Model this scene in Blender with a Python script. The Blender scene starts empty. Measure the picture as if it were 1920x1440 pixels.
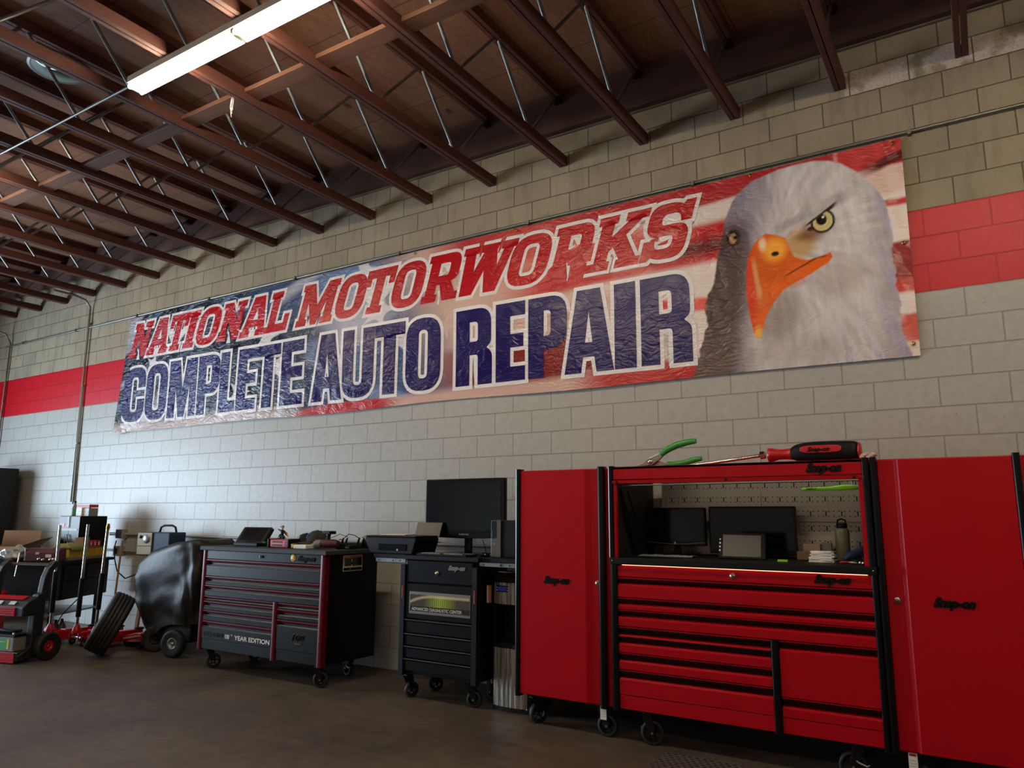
import bpy, bmesh, math, random
import numpy as np
from mathutils import Vector, Matrix, noise
S = bpy.context.scene
COL = S.collection
R = math.radians
random.seed(7)

# ------------------------------------------------------------ camera, world, light, exposure
cam = bpy.data.cameras.new('camera'); camo = bpy.data.objects.new('camera', cam); COL.objects.link(camo)
cam.sensor_width = 36; cam.lens = 1395.65 / 1920 * 36; cam.clip_start = 0.05; cam.clip_end = 200
YAW, PITCH, ROLL = 0.5659166764, 0.1753389106, -0.0050516201
Rz = Matrix.Rotation(YAW, 3, 'Z'); Rx = Matrix.Rotation(PITCH, 3, 'X'); Ry = Matrix.Rotation(ROLL, 3, 'Y')
Mc = Rz @ Rx @ Ry
rt, fw, up = Mc.col[0], Mc.col[1], Mc.col[2]
camo.matrix_world = Matrix(((rt.x, up.x, -fw.x, 0.21535), (rt.y, up.y, -fw.y, -5.81139), (rt.z, up.z, -fw.z, 1.48104), (0, 0, 0, 1)))
S.camera = camo
S.view_settings.view_transform = 'Standard'; S.view_settings.look = 'None'; S.view_settings.gamma = 1.0
S.view_settings.use_curve_mapping = False
S.view_settings.exposure = 1.45
S.cycles.use_denoising = True
S.cycles.max_bounces = 8
S.cycles.sample_clamp_indirect = 4.0

W = bpy.data.worlds.new('world'); S.world = W; W.use_nodes = True
bg = W.node_tree.nodes['Background']
bg.inputs['Color'].default_value = (0.55, 0.72, 1.0, 1); bg.inputs['Strength'].default_value = 1.0

def area(name, loc, rot, sx, sy, power, color):
    l = bpy.data.lights.new(name, 'AREA'); l.shape = 'RECTANGLE'; l.size = sx; l.size_y = sy
    l.energy = power; l.color = color
    o = bpy.data.objects.new(name, l); COL.objects.link(o); o.location = loc; o.rotation_euler = rot
    return o
# daylight entering through the roll-up door opening in the left wall
area('daylight_left_opening', (-14.9, -4.6, 1.55), (0, R(-86), 0), 2.9, 4.2, 330, (0.66, 0.83, 1.0))

# ------------------------------------------------------------ materials
def lin(h):
    h = h.lstrip('#'); c = [int(h[i:i + 2], 16) / 255 for i in (0, 2, 4)]
    return tuple(x / 12.92 if x <= 0.04045 else ((x + 0.055) / 1.055) ** 2.4 for x in c) + (1,)
def mat(name, col, rough=0.5, metal=0.0, bump=0.0, bscale=60, var=0.0, vscale=4, coat=0.0, emit=None, estr=0, spec=0.5):
    m = bpy.data.materials.new(name); m.use_nodes = True; nt = m.node_tree; b = nt.nodes['Principled BSDF']
    c = lin(col) if isinstance(col, str) else tuple(col) + (1,)
    b.inputs['Base Color'].default_value = c; b.inputs['Roughness'].default_value = rough
    b.inputs['Metallic'].default_value = metal; b.inputs['Coat Weight'].default_value = coat
    b.inputs['Coat Roughness'].default_value = 0.12
    b.inputs['Specular IOR Level'].default_value = spec
    tc = nt.nodes.new('ShaderNodeTexCoord')
    n = nt.nodes.new('ShaderNodeTexNoise'); n.inputs['Scale'].default_value = vscale; n.inputs['Detail'].default_value = 5
    nt.links.new(tc.outputs['Object'], n.inputs['Vector'])
    v = var if var else 0.06
    mr = nt.nodes.new('ShaderNodeMapRange'); mr.inputs['To Min'].default_value = 1 - v; mr.inputs['To Max'].default_value = 1 + v
    mr.inputs['From Min'].default_value = 0.3; mr.inputs['From Max'].default_value = 0.7
    nt.links.new(n.outputs['Fac'], mr.inputs['Value'])
    vm = nt.nodes.new('ShaderNodeVectorMath'); vm.operation = 'SCALE'; vm.inputs[0].default_value = c[:3]
    nt.links.new(mr.outputs['Result'], vm.inputs['Scale']); nt.links.new(vm.outputs['Vector'], b.inputs['Base Color'])
    if bump:
        n2 = nt.nodes.new('ShaderNodeTexNoise'); n2.inputs['Scale'].default_value = bscale; n2.inputs['Detail'].default_value = 4
        nt.links.new(tc.outputs['Object'], n2.inputs['Vector'])
        bp = nt.nodes.new('ShaderNodeBump'); bp.inputs['Strength'].default_value = bump; bp.inputs['Distance'].default_value = 0.01
        nt.links.new(n2.outputs['Fac'], bp.inputs['Height']); nt.links.new(bp.outputs['Normal'], b.inputs['Normal'])
    if emit:
        b.inputs['Emission Color'].default_value = lin(emit); b.inputs['Emission Strength'].default_value = estr
    return m
class NT:
    """tiny helper for longer node chains"""
    def __init__(s, name):
        s.m = bpy.data.materials.new(name); s.m.use_nodes = True; s.t = s.m.node_tree; s.b = s.t.nodes['Principled BSDF']
        s.tc = s.t.nodes.new('ShaderNodeTexCoord')
    def n(s, typ, **kw):
        x = s.t.nodes.new(typ)
        for k, v in kw.items():
            if k in x.inputs: s.put(x.inputs[k], v)
            else: setattr(x, k, v)
        return x
    def put(s, sock, v):
        if isinstance(v, bpy.types.NodeSocket): s.t.links.new(v, sock)
        else: sock.default_value = v
    def math(s, op, a, b=None, c=None, clamp=False):
        x = s.t.nodes.new('ShaderNodeMath'); x.operation = op; x.use_clamp = clamp
        s.put(x.inputs[0], a)
        if b is not None: s.put(x.inputs[1], b)
        if c is not None: s.put(x.inputs[2], c)
        return x.outputs[0]
    def mix(s, f, a, b, blend='MIX'):
        x = s.t.nodes.new('ShaderNodeMix'); x.data_type = 'RGBA'; x.blend_type = blend
        s.put(x.inputs[0], f); s.put(x.inputs[6], a); s.put(x.inputs[7], b); return x.outputs[2]
    def noise(s, vec, scale, detail=4, rough=0.5):
        x = s.n('ShaderNodeTexNoise', Scale=scale, Detail=detail, Roughness=rough); s.t.links.new(vec, x.inputs['Vector']); return x.outputs['Fac']
    def mapping(s, vec, scale=(1, 1, 1), rot=(0, 0, 0), loc=(0, 0, 0)):
        x = s.n('ShaderNodeMapping', Scale=scale, Rotation=rot, Location=loc); s.t.links.new(vec, x.inputs['Vector']); return x.outputs['Vector']
    def ramp(s, v, lo, hi):
        x = s.n('ShaderNodeMapRange'); s.put(x.inputs['Value'], v); x.inputs['From Min'].default_value = lo; x.inputs['From Max'].default_value = hi
        return x.outputs['Result']
    def bump(s, h, strength, dist=0.01, normal=None):
        x = s.n('ShaderNodeBump', Strength=strength, Distance=dist); s.t.links.new(h, x.inputs['Height'])
        if normal is not None: s.t.links.new(normal, x.inputs['Normal'])
        return x.outputs['Normal']

def block_wall(name, axis):
    k = NT(name); obj = k.tc.outputs['Object']
    sp = k.n('ShaderNodeSeparateXYZ'); k.t.links.new(obj, sp.inputs[0])
    h = sp.outputs['X'] if axis == 'x' else sp.outputs['Y']; z = sp.outputs['Z']
    cb = k.n('ShaderNodeCombineXYZ'); k.t.links.new(h, cb.inputs[0]); k.t.links.new(z, cb.inputs[1]); v = cb.outputs[0]
    # courses wobble a few millimetres, as laid block does
    wn = k.n('ShaderNodeTexNoise', Scale=1.3, Detail=2); k.t.links.new(v, wn.inputs['Vector'])
    wv = k.n('ShaderNodeVectorMath', operation='MULTIPLY_ADD'); k.t.links.new(wn.outputs['Color'], wv.inputs[0])
    wv.inputs[1].default_value = (0.012, 0.008, 0); k.t.links.new(v, wv.inputs[2])
    vw = wv.outputs[0]
    br = k.n('ShaderNodeTexBrick'); k.t.links.new(vw, br.inputs['Vector'])
    br.offset = 0.5; br.offset_frequency = 2
    for nm, val in (('Scale', 1.0), ('Mortar Size', 0.0052), ('Mortar Smooth', 0.35), ('Bias', 0.0), ('Brick Width', 0.4064), ('Row Height', 0.2032)):
        br.inputs[nm].default_value = val
    br.inputs['Color1'].default_value = (0.92, 0.92, 0.92, 1); br.inputs['Color2'].default_value = (1.06, 1.05, 1.03, 1); br.inputs['Mortar'].default_value = (1, 1, 1, 1)
    mort = br.outputs['Fac']
    zr = k.math('ADD', z, k.math('MULTIPLY', k.math('SUBTRACT', k.noise(obj, 6), 0.5), 0.008))
    f_red = k.math('MULTIPLY', k.math('GREATER_THAN', zr, 3.048), k.math('LESS_THAN', zr, 3.658))
    f_up = k.math('GREATER_THAN', zr, 3.658)
    grit = k.noise(obj, 140, 6, 0.75); blotch = k.noise(obj, 1.6, 5); fine = k.noise(obj, 18, 6, 0.7)
    raw = k.mix(k.ramp(blotch, 0.3, 0.7), lin('7c735f'), lin('978c76'))
    raw = k.mix(k.math('MULTIPLY', k.ramp(grit, 0.35, 0.62), 0.55), raw, lin('a89d88'))
    raw = k.mix(k.math('MULTIPLY', k.ramp(k.noise(k.mapping(obj, (3, 3, 0.7)), 2.6, 5, 0.7), 0.5, 0.72), 0.45), raw, lin('5c5343'))
    raw = k.mix(1.0, raw, br.outputs['Color'], 'MULTIPLY')
    raw = k.mix(k.math('MULTIPLY', mort, 0.75), raw, lin('3a352c'))
    # white salt bloom on the blocks of one course at the right
    zb = k.math('MULTIPLY', k.math('GREATER_THAN', z, 4.674), k.math('LESS_THAN', z, 4.872))
    xb = k.math('MULTIPLY', k.math('GREATER_THAN', h, -0.45), k.math('LESS_THAN', h, 0.95))
    st = k.ramp(k.math('ADD', k.noise(obj, 3.2, 3), k.math('MULTIPLY', k.noise(obj, 60, 4), 0.12)), 0.50, 0.56)
    st = k.math('MULTIPLY', st, k.math('SUBTRACT', 1.0, k.math('MULTIPLY', k.ramp(k.noise(obj, 55, 5, 0.8), 0.52, 0.6), 0.8)))
    stain = k.math('MULTIPLY', k.math('MULTIPLY', zb, xb), st)
    raw = k.mix(k.math('MULTIPLY', stain, k.math('SUBTRACT', 1.0, mort)), raw, lin('b9aea6'))
    pits = k.ramp(k.noise(obj, 42, 3, 0.4), 0.70, 0.74)
    gray = k.mix(k.ramp(fine, 0.3, 0.7), lin('9b9a93'), lin('a8a79f'))
    gray = k.mix(k.math('MULTIPLY', mort, 0.42), gray, lin('57534c'))
    gray = k.mix(k.math('MULTIPLY', pits, 0.45), gray, lin('4a4743'))
    red = k.mix(k.ramp(fine, 0.3, 0.7), lin('b00618'), lin('c00a20'))
    red = k.mix(k.math('MULTIPLY', mort, 0.45), red, lin('7c0c14'))
    base = k.mix(f_red, gray, red); base = k.mix(f_up, base, raw)
    k.put(k.b.inputs['Base Color'], base)
    k.put(k.b.inputs['Roughness'], k.math('ADD', k.math('MULTIPLY', f_up, 0.45), 0.38)); k.b.inputs['Specular IOR Level'].default_value = 0.32
    hh = k.math('ADD', k.math('MULTIPLY', mort, -1.0), k.math('MULTIPLY', k.noise(obj, 90, 5, 0.7), k.math('ADD', k.math('MULTIPLY', f_up, 0.55), 0.25)))
    k.put(k.b.inputs['Normal'], k.bump(hh, 0.75, 0.006))
    return k.m
WALLM = block_wall('painted_block_wall', 'x'); WALLY = block_wall('painted_block_side_wall', 'y')

def concrete():
    k = NT('worn_concrete'); o = k.tc.outputs['Object']
    a = k.noise(o, 0.9, 6, 0.6); b = k.noise(o, 7, 6, 0.65); s = k.noise(k.mapping(o, (1.0, 5, 1)), 2.2, 5)
    c = k.mix(k.ramp(a, 0.35, 0.68), lin('413931'), lin('625648'))
    c = k.mix(k.math('MULTIPLY', k.ramp(b, 0.4, 0.7), 0.45), c, lin('332d28'))
    c = k.mix(k.math('MULTIPLY', k.ramp(s, 0.55, 0.75), 0.3), c, lin('74685a'))
    k.put(k.b.inputs['Base Color'], c); k.put(k.b.inputs['Roughness'], k.math('ADD', k.math('MULTIPLY', b, 0.35), 0.32))
    k.put(k.b.inputs['Normal'], k.bump(k.noise(o, 60, 5), 0.12, 0.004))
    return k.m
def wood(name, c1, c2, stretch, knots=False, seams=False):
    k = NT(name); o = k.tc.outputs['Object']
    g = k.noise(k.mapping(o, stretch), 14, 6, 0.6); g2 = k.noise(k.mapping(o, tuple(x * 0.35 for x in stretch)), 5, 4)
    c = k.mix(k.ramp(g, 0.3, 0.7), lin(c1), lin(c2)); c = k.mix(k.math('MULTIPLY', k.ramp(g2, 0.35, 0.7), 0.5), c, lin(c1))
    if knots:
        vo = k.n('ShaderNodeTexVoronoi', Scale=2.1); k.t.links.new(k.mapping(o, (1, 0.55, 1)), vo.inputs['Vector'])
        kn = k.math('SUBTRACT', 1.0, k.ramp(k.math('ADD', vo.outputs['Distance'], k.math('MULTIPLY', k.noise(o, 20), 0.05)), 0.075, 0.11))
        c = k.mix(k.math('MULTIPLY', kn, 0.75), c, lin('2a1710'))
    if seams:
        sp = k.n('ShaderNodeSeparateXYZ'); k.t.links.new(o, sp.inputs[0])
        for ax, w in (('X', 2.44), ('Y', 1.22)):
            d = k.math('ABSOLUTE', k.math('SUBTRACT', k.math('FRACT', k.math('DIVIDE', sp.outputs[ax], w)), 0.5))
            c = k.mix(k.math('MULTIPLY', k.math('LESS_THAN', d, 0.004 / w), 0.8), c, lin('1c100b'))
    k.put(k.b.inputs['Base Color'], c); k.b.inputs['Roughness'].default_value = 0.7
    k.put(k.b.inputs['Normal'], k.bump(g, 0.25, 0.004))
    return k.m
FLOORM = concrete()
PLY = wood('plywood_deck', '6e4d38', '92694e', (6, 1, 1), knots=True, seams=True)
CHORD = wood('stained_chord', '46241a', '653728', (1, 0.12, 1)); CHORD2 = wood('board_wood', '4c2d1f', '6c4731', (0.12, 1, 1))
LEDGER = wood('ledger_wood', '3c241b', '543328', (0.12, 1, 1))

REDP = mat('red_enamel', (0.36, 0.0004, 0.006), 0.36, coat=0.0, var=0.03, spec=0.22)
BLK = mat('black_satin_paint', '0a0a0b', 0.36, spec=0.2); BLKG = mat('black_gloss_trim', '070708', 0.2, spec=0.3)
BLKM = mat('black_matte_plastic', '0c0c0c', 0.55, spec=0.2, bump=0.08, bscale=300); DARKIN = mat('dark_interior_steel', '211e1d', 0.5, spec=0.3)
RUB = mat('tyre_rubber', '151515', 0.62, bump=0.15, bscale=150); STEEL = mat('brushed_steel', '9b958c', 0.33, 0.9)
def streak_steel():
    k = NT('streaked_steel'); o = k.tc.outputs['Object']; n = k.noise(k.mapping(o, (14, 3, 0.7)), 2.0, 3)
    k.put(k.b.inputs['Base Color'], k.mix(k.ramp(n, 0.35, 0.65), lin('7d776e'), lin('c9c2b6'))); k.b.inputs['Metallic'].default_value = 0.85; k.b.inputs['Roughness'].default_value = 0.3
    k.put(k.b.inputs['Normal'], k.bump(n, 0.9, 0.02)); return k.m
STREAK = streak_steel()
CHROME = mat('polished_chrome', 'c9c6c0', 0.14, 1.0); ALU = mat('galvanised_steel', '8b8f90', 0.4, 0.85, var=0.15, vscale=9)
ZINC = mat('conduit_zinc', '7c7b75', 0.42, 0.8); PAINTCOND = mat('painted_conduit', '8f8d87', 0.5)
MAROON = mat('maroon_trim', '5c0818', 0.36, 0.1, spec=0.3); CHARC = mat('charcoal_paint', '0c0d0c', 0.36, spec=0.15)
CHEDGE = mat('pale_edge_paint', '484c49', 0.35, 0.3)
SCREEN = mat('dark_glass_screen', '070707', 0.12, spec=0.4); SCRMAT = mat('matte_screen', '2c2a26', 0.3)
WHITE = mat('white_paper', 'd9d5cf', 0.7); WHITEP = mat('white_letter', 'c9c2bd', 0.5); GREENG = mat('green_grip', '2f8a35', 0.38, bump=0.05)
LIME = mat('lime_plastic', '7fc41a', 0.35); TARP = mat('black_vinyl_cover', '211f1c', 0.5, bump=0.25, bscale=18, spec=0.3)
REDPL = mat('red_plastic', 'b0121c', 0.32, coat=0.2); CARD = mat('brown_cardboard', '8a6a4c', 0.8); CARDIN = mat('pale_cardboard', 'b39a80', 0.8)
YEL = mat('yellow_paint', 'c29a1c', 0.5, var=0.15, vscale=12); TOWEL = mat('olive_towel', '84834a', 0.95, bump=0.6, bscale=120)
FOIL = mat('clear_plastic_bag', 'a8adb0', 0.22, 0.35, bump=0.6, bscale=40); CASEM = mat('maroon_case', '4a1a22', 0.45)
BLUEC = mat('blue_cabinet_paint', '1e3350', 0.4); CREAM = mat('beige_panel', '9b9170', 0.5); DENIM = mat('blue_cloth', '26385a', 0.9, bump=0.4, bscale=90)
OLIVE = mat('olive_bottle_paint', '77735c', 0.4); SKIN = mat('tan_wood', '8a6242', 0.7); BRIS = mat('straw_bristles', '8f7638', 0.9, bump=0.8, bscale=160)
GREY = mat('grey_plastic', '77756f', 0.5); PCG = mat('pc_silver', '5d5a54', 0.4, 0.3); GREENL = mat('green_label', '1f9a4c', 0.5)
CAPC = mat('cap_cloth', '34322f', 0.9, bump=0.3, bscale=200); CAPD = mat('dark_cap_cloth', '171719', 0.9, bump=0.3, bscale=200)
BLUEL = mat('blue_print', '1c2f7c', 0.6); PINKL = mat('pink_patch', 'b88a80', 0.7); ORANGE = mat('orange_print', 'c8562a', 0.6); YELL = mat('yellow_print', 'd8c22a', 0.5)
REDL = mat('red_print', 'b8202a', 0.5); GOLD = mat('gold_metal', 'b08a3a', 0.25, 0.9); PINKRAG = mat('pink_rag', 'c9a9a4', 0.9, bump=0.5)
TUBEM = mat('lit_tube', 'fff6c8', 0.4, emit='ffecd0', estr=35.0); FIXM = mat('white_fixture_enamel', 'b9b3a6', 0.4)
LEDM = mat('lit_warm_strip', 'ffd9b0', 0.4, emit='ffb088', estr=1.1); LCD = mat('lit_blue_display', '0a1a50', 0.3, emit='1a2f90', estr=0.05)
SKYM = mat('lit_roof_dome', 'b8c6ca', 0.5, emit='b4ccd4', estr=0.6); STEELW = mat('flue_grey', '8d8f8c', 0.45, 0.4)

# ------------------------------------------------------------ mesh builder
ORG = {}
class MB:
    def __init__(s, T=None): s.v = []; s.f = []; s.m = []; s.sm = []; s.T = T
    def add(s, vs, fs, m=0, smooth=False):
        o = len(s.v)
        s.v += [(s.T @ Vector(p)) if s.T else Vector(p) for p in vs]
        for f in fs: s.f.append([i + o for i in f]); s.m.append(m); s.sm.append(smooth)
        return s
    def box(s, x0, x1, y0, y1, z0, z1, m=0):
        x0, x1 = sorted((x0, x1)); y0, y1 = sorted((y0, y1)); z0, z1 = sorted((z0, z1))
        return s.add([(x0, y0, z0), (x1, y0, z0), (x1, y1, z0), (x0, y1, z0), (x0, y0, z1), (x1, y0, z1), (x1, y1, z1), (x0, y1, z1)],
                     [(0, 3, 2, 1), (4, 5, 6, 7), (0, 1, 5, 4), (1, 2, 6, 5), (2, 3, 7, 6), (3, 0, 4, 7)], m)
    def obox(s, c, size, rot=(0, 0, 0), m=0):
        from mathutils import Euler
        M = Matrix.Translation(c) @ Euler(rot).to_matrix().to_4x4(); hx, hy, hz = (a / 2 for a in size)
        vs = [M @ Vector((x * hx, y * hy, z * hz)) for z in (-1, 1) for x, y in ((-1, -1), (1, -1), (1, 1), (-1, 1))]
        return s.add(vs, [(0, 3, 2, 1), (4, 5, 6, 7), (0, 1, 5, 4), (1, 2, 6, 5), (2, 3, 7, 6), (3, 0, 4, 7)], m)
    def prism(s, poly, axis, a, b, m=0):
        """extrude a 2D outline along an axis: x -> (y,z), y -> (x,z), z -> (x,y)"""
        def P(p, t): return {'x': (t, p[0], p[1]), 'y': (p[0], t, p[1]), 'z': (p[0], p[1], t)}[axis]
        n = len(poly); vs = [P(p, a) for p in poly] + [P(p, b) for p in poly]
        ar = sum(poly[i][0] * poly[(i + 1) % n][1] - poly[(i + 1) % n][0] * poly[i][1] for i in range(n))
        flip = (ar < 0) ^ (b < a) ^ (axis == 'y')
        fs = [list(range(n))[::-1], [i + n for i in range(n)]] + [(i, (i + 1) % n, (i + 1) % n + n, i + n) for i in range(n)]
        if flip: fs = [f[::-1] for f in fs]
        return s.add(vs, fs, m)
    def tube(s, p0, p1, r0, r1=None, n=12, m=0, smooth=True):
        p0 = Vector(p0); p1 = Vector(p1); r1 = r0 if r1 is None else r1
        d = (p1 - p0).normalized(); u = d.orthogonal().normalized(); w = d.cross(u)
        ring = lambda c, r: [c + (u * math.cos(2 * math.pi * i / n) + w * math.sin(2 * math.pi * i / n)) * r for i in range(n)]
        s.add(ring(p0, r0) + ring(p1, r1), [(i, (i + 1) % n, (i + 1) % n + n, i + n) for i in range(n)], m, smooth)
        s.add(ring(p0, r0), [list(range(n))[::-1]], m); s.add(ring(p1, r1), [list(range(n))], m)
        return s
    def path(s, pts, r, n=8, m=0):
        pts = [Vector(p) for p in pts]; rings = []; u = None
        rr = r if isinstance(r, (list, tuple)) else [r] * len(pts)
        for i, p in enumerate(pts):
            d = (pts[min(i + 1, len(pts) - 1)] - pts[max(i - 1, 0)]).normalized()
            u = (d.orthogonal() if u is None else (u - d * u.dot(d))).normalized(); w = d.cross(u)
            rings += [p + (u * math.cos(2 * math.pi * j / n) + w * math.sin(2 * math.pi * j / n)) * rr[i] for j in range(n)]
        fs = [(i * n + j, i * n + (j + 1) % n, (i + 1) * n + (j + 1) % n, (i + 1) * n + j) for i in range(len(pts) - 1) for j in range(n)]
        s.add(rings, fs, m, True); k = len(pts)
        s.add(rings[:n], [list(range(n))[::-1]], m); s.add(rings[-n:], [list(range(n))], m)
        return s
    def lathe(s, prof, org, axis=(0, 0, 1), n=24, m=0, smooth=True, cap=True):
        org = Vector(org); a = Vector(axis).normalized(); u = a.orthogonal().normalized(); w = a.cross(u)
        vs = [org + a * h + (u * math.cos(2 * math.pi * j / n) + w * math.sin(2 * math.pi * j / n)) * r for r, h in prof for j in range(n)]
        fs = [(i * n + j, i * n + (j + 1) % n, (i + 1) * n + (j + 1) % n, (i + 1) * n + j) for i in range(len(prof) - 1) for j in range(n)]
        s.add(vs, fs, m, smooth)
        if cap: s.add(vs[:n], [list(range(n))[::-1]], m); s.add(vs[-n:], [list(range(n))], m)
        return s
    def ell(s, c, r, n=16, k=10, m=0, jit=0, seed=0, cut=None):
        vs = []; c = Vector(c)
        for i in range(k + 1):
            th = math.pi * i / k
            for j in range(n):
                ph = 2 * math.pi * j / n; d = Vector((math.sin(th) * math.cos(ph), math.sin(th) * math.sin(ph), math.cos(th)))
                q = 1 + (noise.noise(d * 2.3 + Vector((seed, 0, 0))) * jit if jit else 0)
                p = Vector((d.x * r[0] * q, d.y * r[1] * q, d.z * r[2] * q))
                if cut is not None: p.z = max(p.z, cut)
                vs.append(c + p)
        return s.add(vs, [(i * n + j, (i + 1) * n + j, (i + 1) * n + (j + 1) % n, i * n + (j + 1) % n) for i in range(k) for j in range(n)], m, True)
    def build(s, name, mats, parent=None, bevel=0, seg=2, kind=None):
        org = ORG.get(parent.name if parent else None, Vector((0, 0, 0))) if parent else Vector((0, 0, 0))
        me = bpy.data.meshes.new(name); me.from_pydata([tuple(p - org) for p in s.v], [], s.f)
        mats = mats if isinstance(mats, (list, tuple)) else [mats]
        for x in mats: me.materials.append(x)
        me.polygons.foreach_set('material_index', s.m); me.polygons.foreach_set('use_smooth', s.sm); me.update()
        o = bpy.data.objects.new(name, me); COL.objects.link(o)
        if parent: o.parent = parent; ORG[o.name] = org
        else: ORG[o.name] = Vector((0, 0, 0))
        if bevel:
            bm = o.modifiers.new('bevel', 'BEVEL'); bm.width = bevel; bm.segments = seg; bm.limit_method = 'ANGLE'; bm.angle_limit = R(40)
        if kind: o['kind'] = kind
        return o
def tag(o, label, cat, group=None):
    o['label'] = label; o['category'] = cat
    if group: o['group'] = group
    return o
def thing(name, loc, label, cat, group=None):
    o = bpy.data.objects.new(name, None); COL.objects.link(o); o.location = loc; o.empty_display_size = 0.1
    ORG[o.name] = Vector(loc); return tag(o, label, cat, group)
def struct(name, mb, m): return mb.build(name, m, kind='structure')
def copy_tree(o, d, label=None, group=None):
    c = o.copy(); COL.objects.link(c); c.location = o.location + Vector(d); ORG[c.name] = Vector(c.location)
    if label: c['label'] = label
    if group: c['group'] = group
    for ch in [x for x in bpy.data.objects if x.parent == o]:
        k = ch.copy(); COL.objects.link(k); k.parent = c
        for g in [x for x in bpy.data.objects if x.parent == ch]:
            q = g.copy(); COL.objects.link(q); q.parent = k
    return c
def text(name, s, m, parent, loc, size, rot=(R(90), 0, 0), shear=0.0, bold=0.0, ext=0.002, sx=1.0, align='LEFT'):
    cu = bpy.data.curves.new(name, 'FONT'); cu.body = s; cu.size = size; cu.shear = shear; cu.offset = bold; cu.extrude = ext
    cu.align_x = align; cu.resolution_u = 3
    t = bpy.data.objects.new('tmp_text', cu); COL.objects.link(t)
    dg = bpy.context.evaluated_depsgraph_get(); me = bpy.data.meshes.new_from_object(t.evaluated_get(dg))
    bpy.data.objects.remove(t)
    from mathutils import Euler
    org = ORG.get(parent.name, Vector((0, 0, 0)))
    me.transform(Matrix.Translation(Vector(loc) - org) @ Euler(rot).to_matrix().to_4x4() @ Matrix.Diagonal((sx, 1, 1, 1)))
    me.materials.clear(); me.materials.append(m)
    me.polygons.foreach_set('material_index', [0] * len(me.polygons))
    o = bpy.data.objects.new(name, me); COL.objects.link(o); o.parent = parent; ORG[o.name] = org
    return o
def logo(parent, x0, x1, y, z, h, m=BLKG, name='logo'):
    """the slanted maker's word mark, about h high, from x0 to x1"""
    return text(name, 'Snap-on', m, parent, (x0, y, z), h * 1.32, shear=0.42, bold=0.0045 * h / 0.05, ext=0.003, sx=(x1 - x0) / (h * 1.32 * 3.95))

# ------------------------------------------------------------ the room
XL, XR, YF, ZC = -14.6, 5.2, -11.5, 5.47
struct('floor', MB().box(XL - 2.5, XR, YF, 0.15, -0.1, 0), FLOORM)
struct('ceiling', MB().box(XL, XR, YF, 0.2, ZC, ZC + 0.03), PLY)
struct('wall_back', MB().box(XL - 0.2, XR + 0.2, 0, 0.2, -0.1, 5.7), WALLM)
wl = MB().box(XL - 0.2, XL, -2.2, 0, -0.1, 5.7).box(XL - 0.2, XL, YF, -7.0, -0.1, 5.7).box(XL - 0.2, XL, -7.0, -2.2, 3.2, 5.7)
struct('wall_left', wl, WALLY)
struct('wall_right', MB().box(XR, XR + 0.2, YF, 0, -0.1, 5.7), WALLY)
struct('wall_front', MB().box(XL - 0.2, XR + 0.2, YF - 0.2, YF, -0.1, 5.7), WALLM)
struct('trim_1', MB().box(XL, XR, -0.09, 0, 5.07, ZC), LEDGER)
struct('trim_2', MB().box(XL, XR, -0.028, 0, 5.058, 5.07), mat('mortar_bed', '6a6353', 0.9, bump=0.4))

# open-web roof joists: doubled wood chords with steel tube webs
JX = [0.332 - 0.8096 * k for k in range(-5, 18)]
YEND = -9.9
def joist(x):
    t = thing('roof_joist', (x, 0, 4.735), 'open-web roof joist with doubled red-brown wood chords and grey steel tube web', 'roof joist', 'open-web joists across the ceiling')
    m = MB()
    for sx in (-1, 1): m.box(x + sx * 0.0035, x + sx * 0.0425, YEND, -0.003, 4.735, 4.825)
    m.build('bottom_chord', CHORD, t, bevel=0.003, seg=1)
    m = MB()
    for sx in (-1, 1): m.box(x + sx * 0.0035, x + sx * 0.0425, YEND, -0.095, ZC - 0.09, ZC - 0.001)
    m.build('top_chord', CHORD, t, bevel=0.003, seg=1)
    MB().box(x - 0.03, x + 0.03, -0.16, -0.092, 5.33, 5.40).build('hanger', BLKM, t)
    y = -0.13; z = 5.40; up_ = True; i = 0
    while y > YEND + 0.6:
        y2 = -0.625 if i == 0 else y - 0.5375
        z2 = 4.80 if up_ else 5.42
        p0 = Vector((x, y, z)); p1 = Vector((x, y2, z2)); d = (p1 - p0).normalized()
        u = MB()
        u.tube(p0 + d * 0.05, p1 - d * 0.05, 0.0145, n=8); u.tube(p0 - d * 0.01, p0 + d * 0.05, 0.006, 0.0145, n=8); u.tube(p1 - d * 0.05, p1 + d * 0.01, 0.0145, 0.006, n=8)
        u.build('web_tube', ALU, t)
        y, z, up_, i = y2, z2, not up_, i + 1
    return t
j0 = joist(JX[0])
for x in JX[1:]: copy_tree(j0, (x - JX[0], 0, 0))
# flat bridging boards between neighbouring bottom chords
def board(x, y=-2.39):
    m = MB().box(x - 0.8096 + 0.044, x - 0.044, y, y + 0.14, 4.775, 4.812)
    o = m.build('bridging_board', CHORD2, None, bevel=0.002, seg=1)
    tag(o, 'flat reddish wood bridging board wedged between two roof joists', 'board', 'bridging boards between the roof joists')
    return o
b0 = board(JX[0])
for x in JX[1:-1]:
    c = b0.copy(); COL.objects.link(c); c.location = (x - JX[0], random.uniform(-0.015, 0.015), 0)
c = b0.copy(); COL.objects.link(c); c.location = (0, -3.2, 0)
for x in JX[1:-1]:
    c = b0.copy(); COL.objects.link(c); c.location = (x - JX[0], -3.2, 0)

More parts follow.
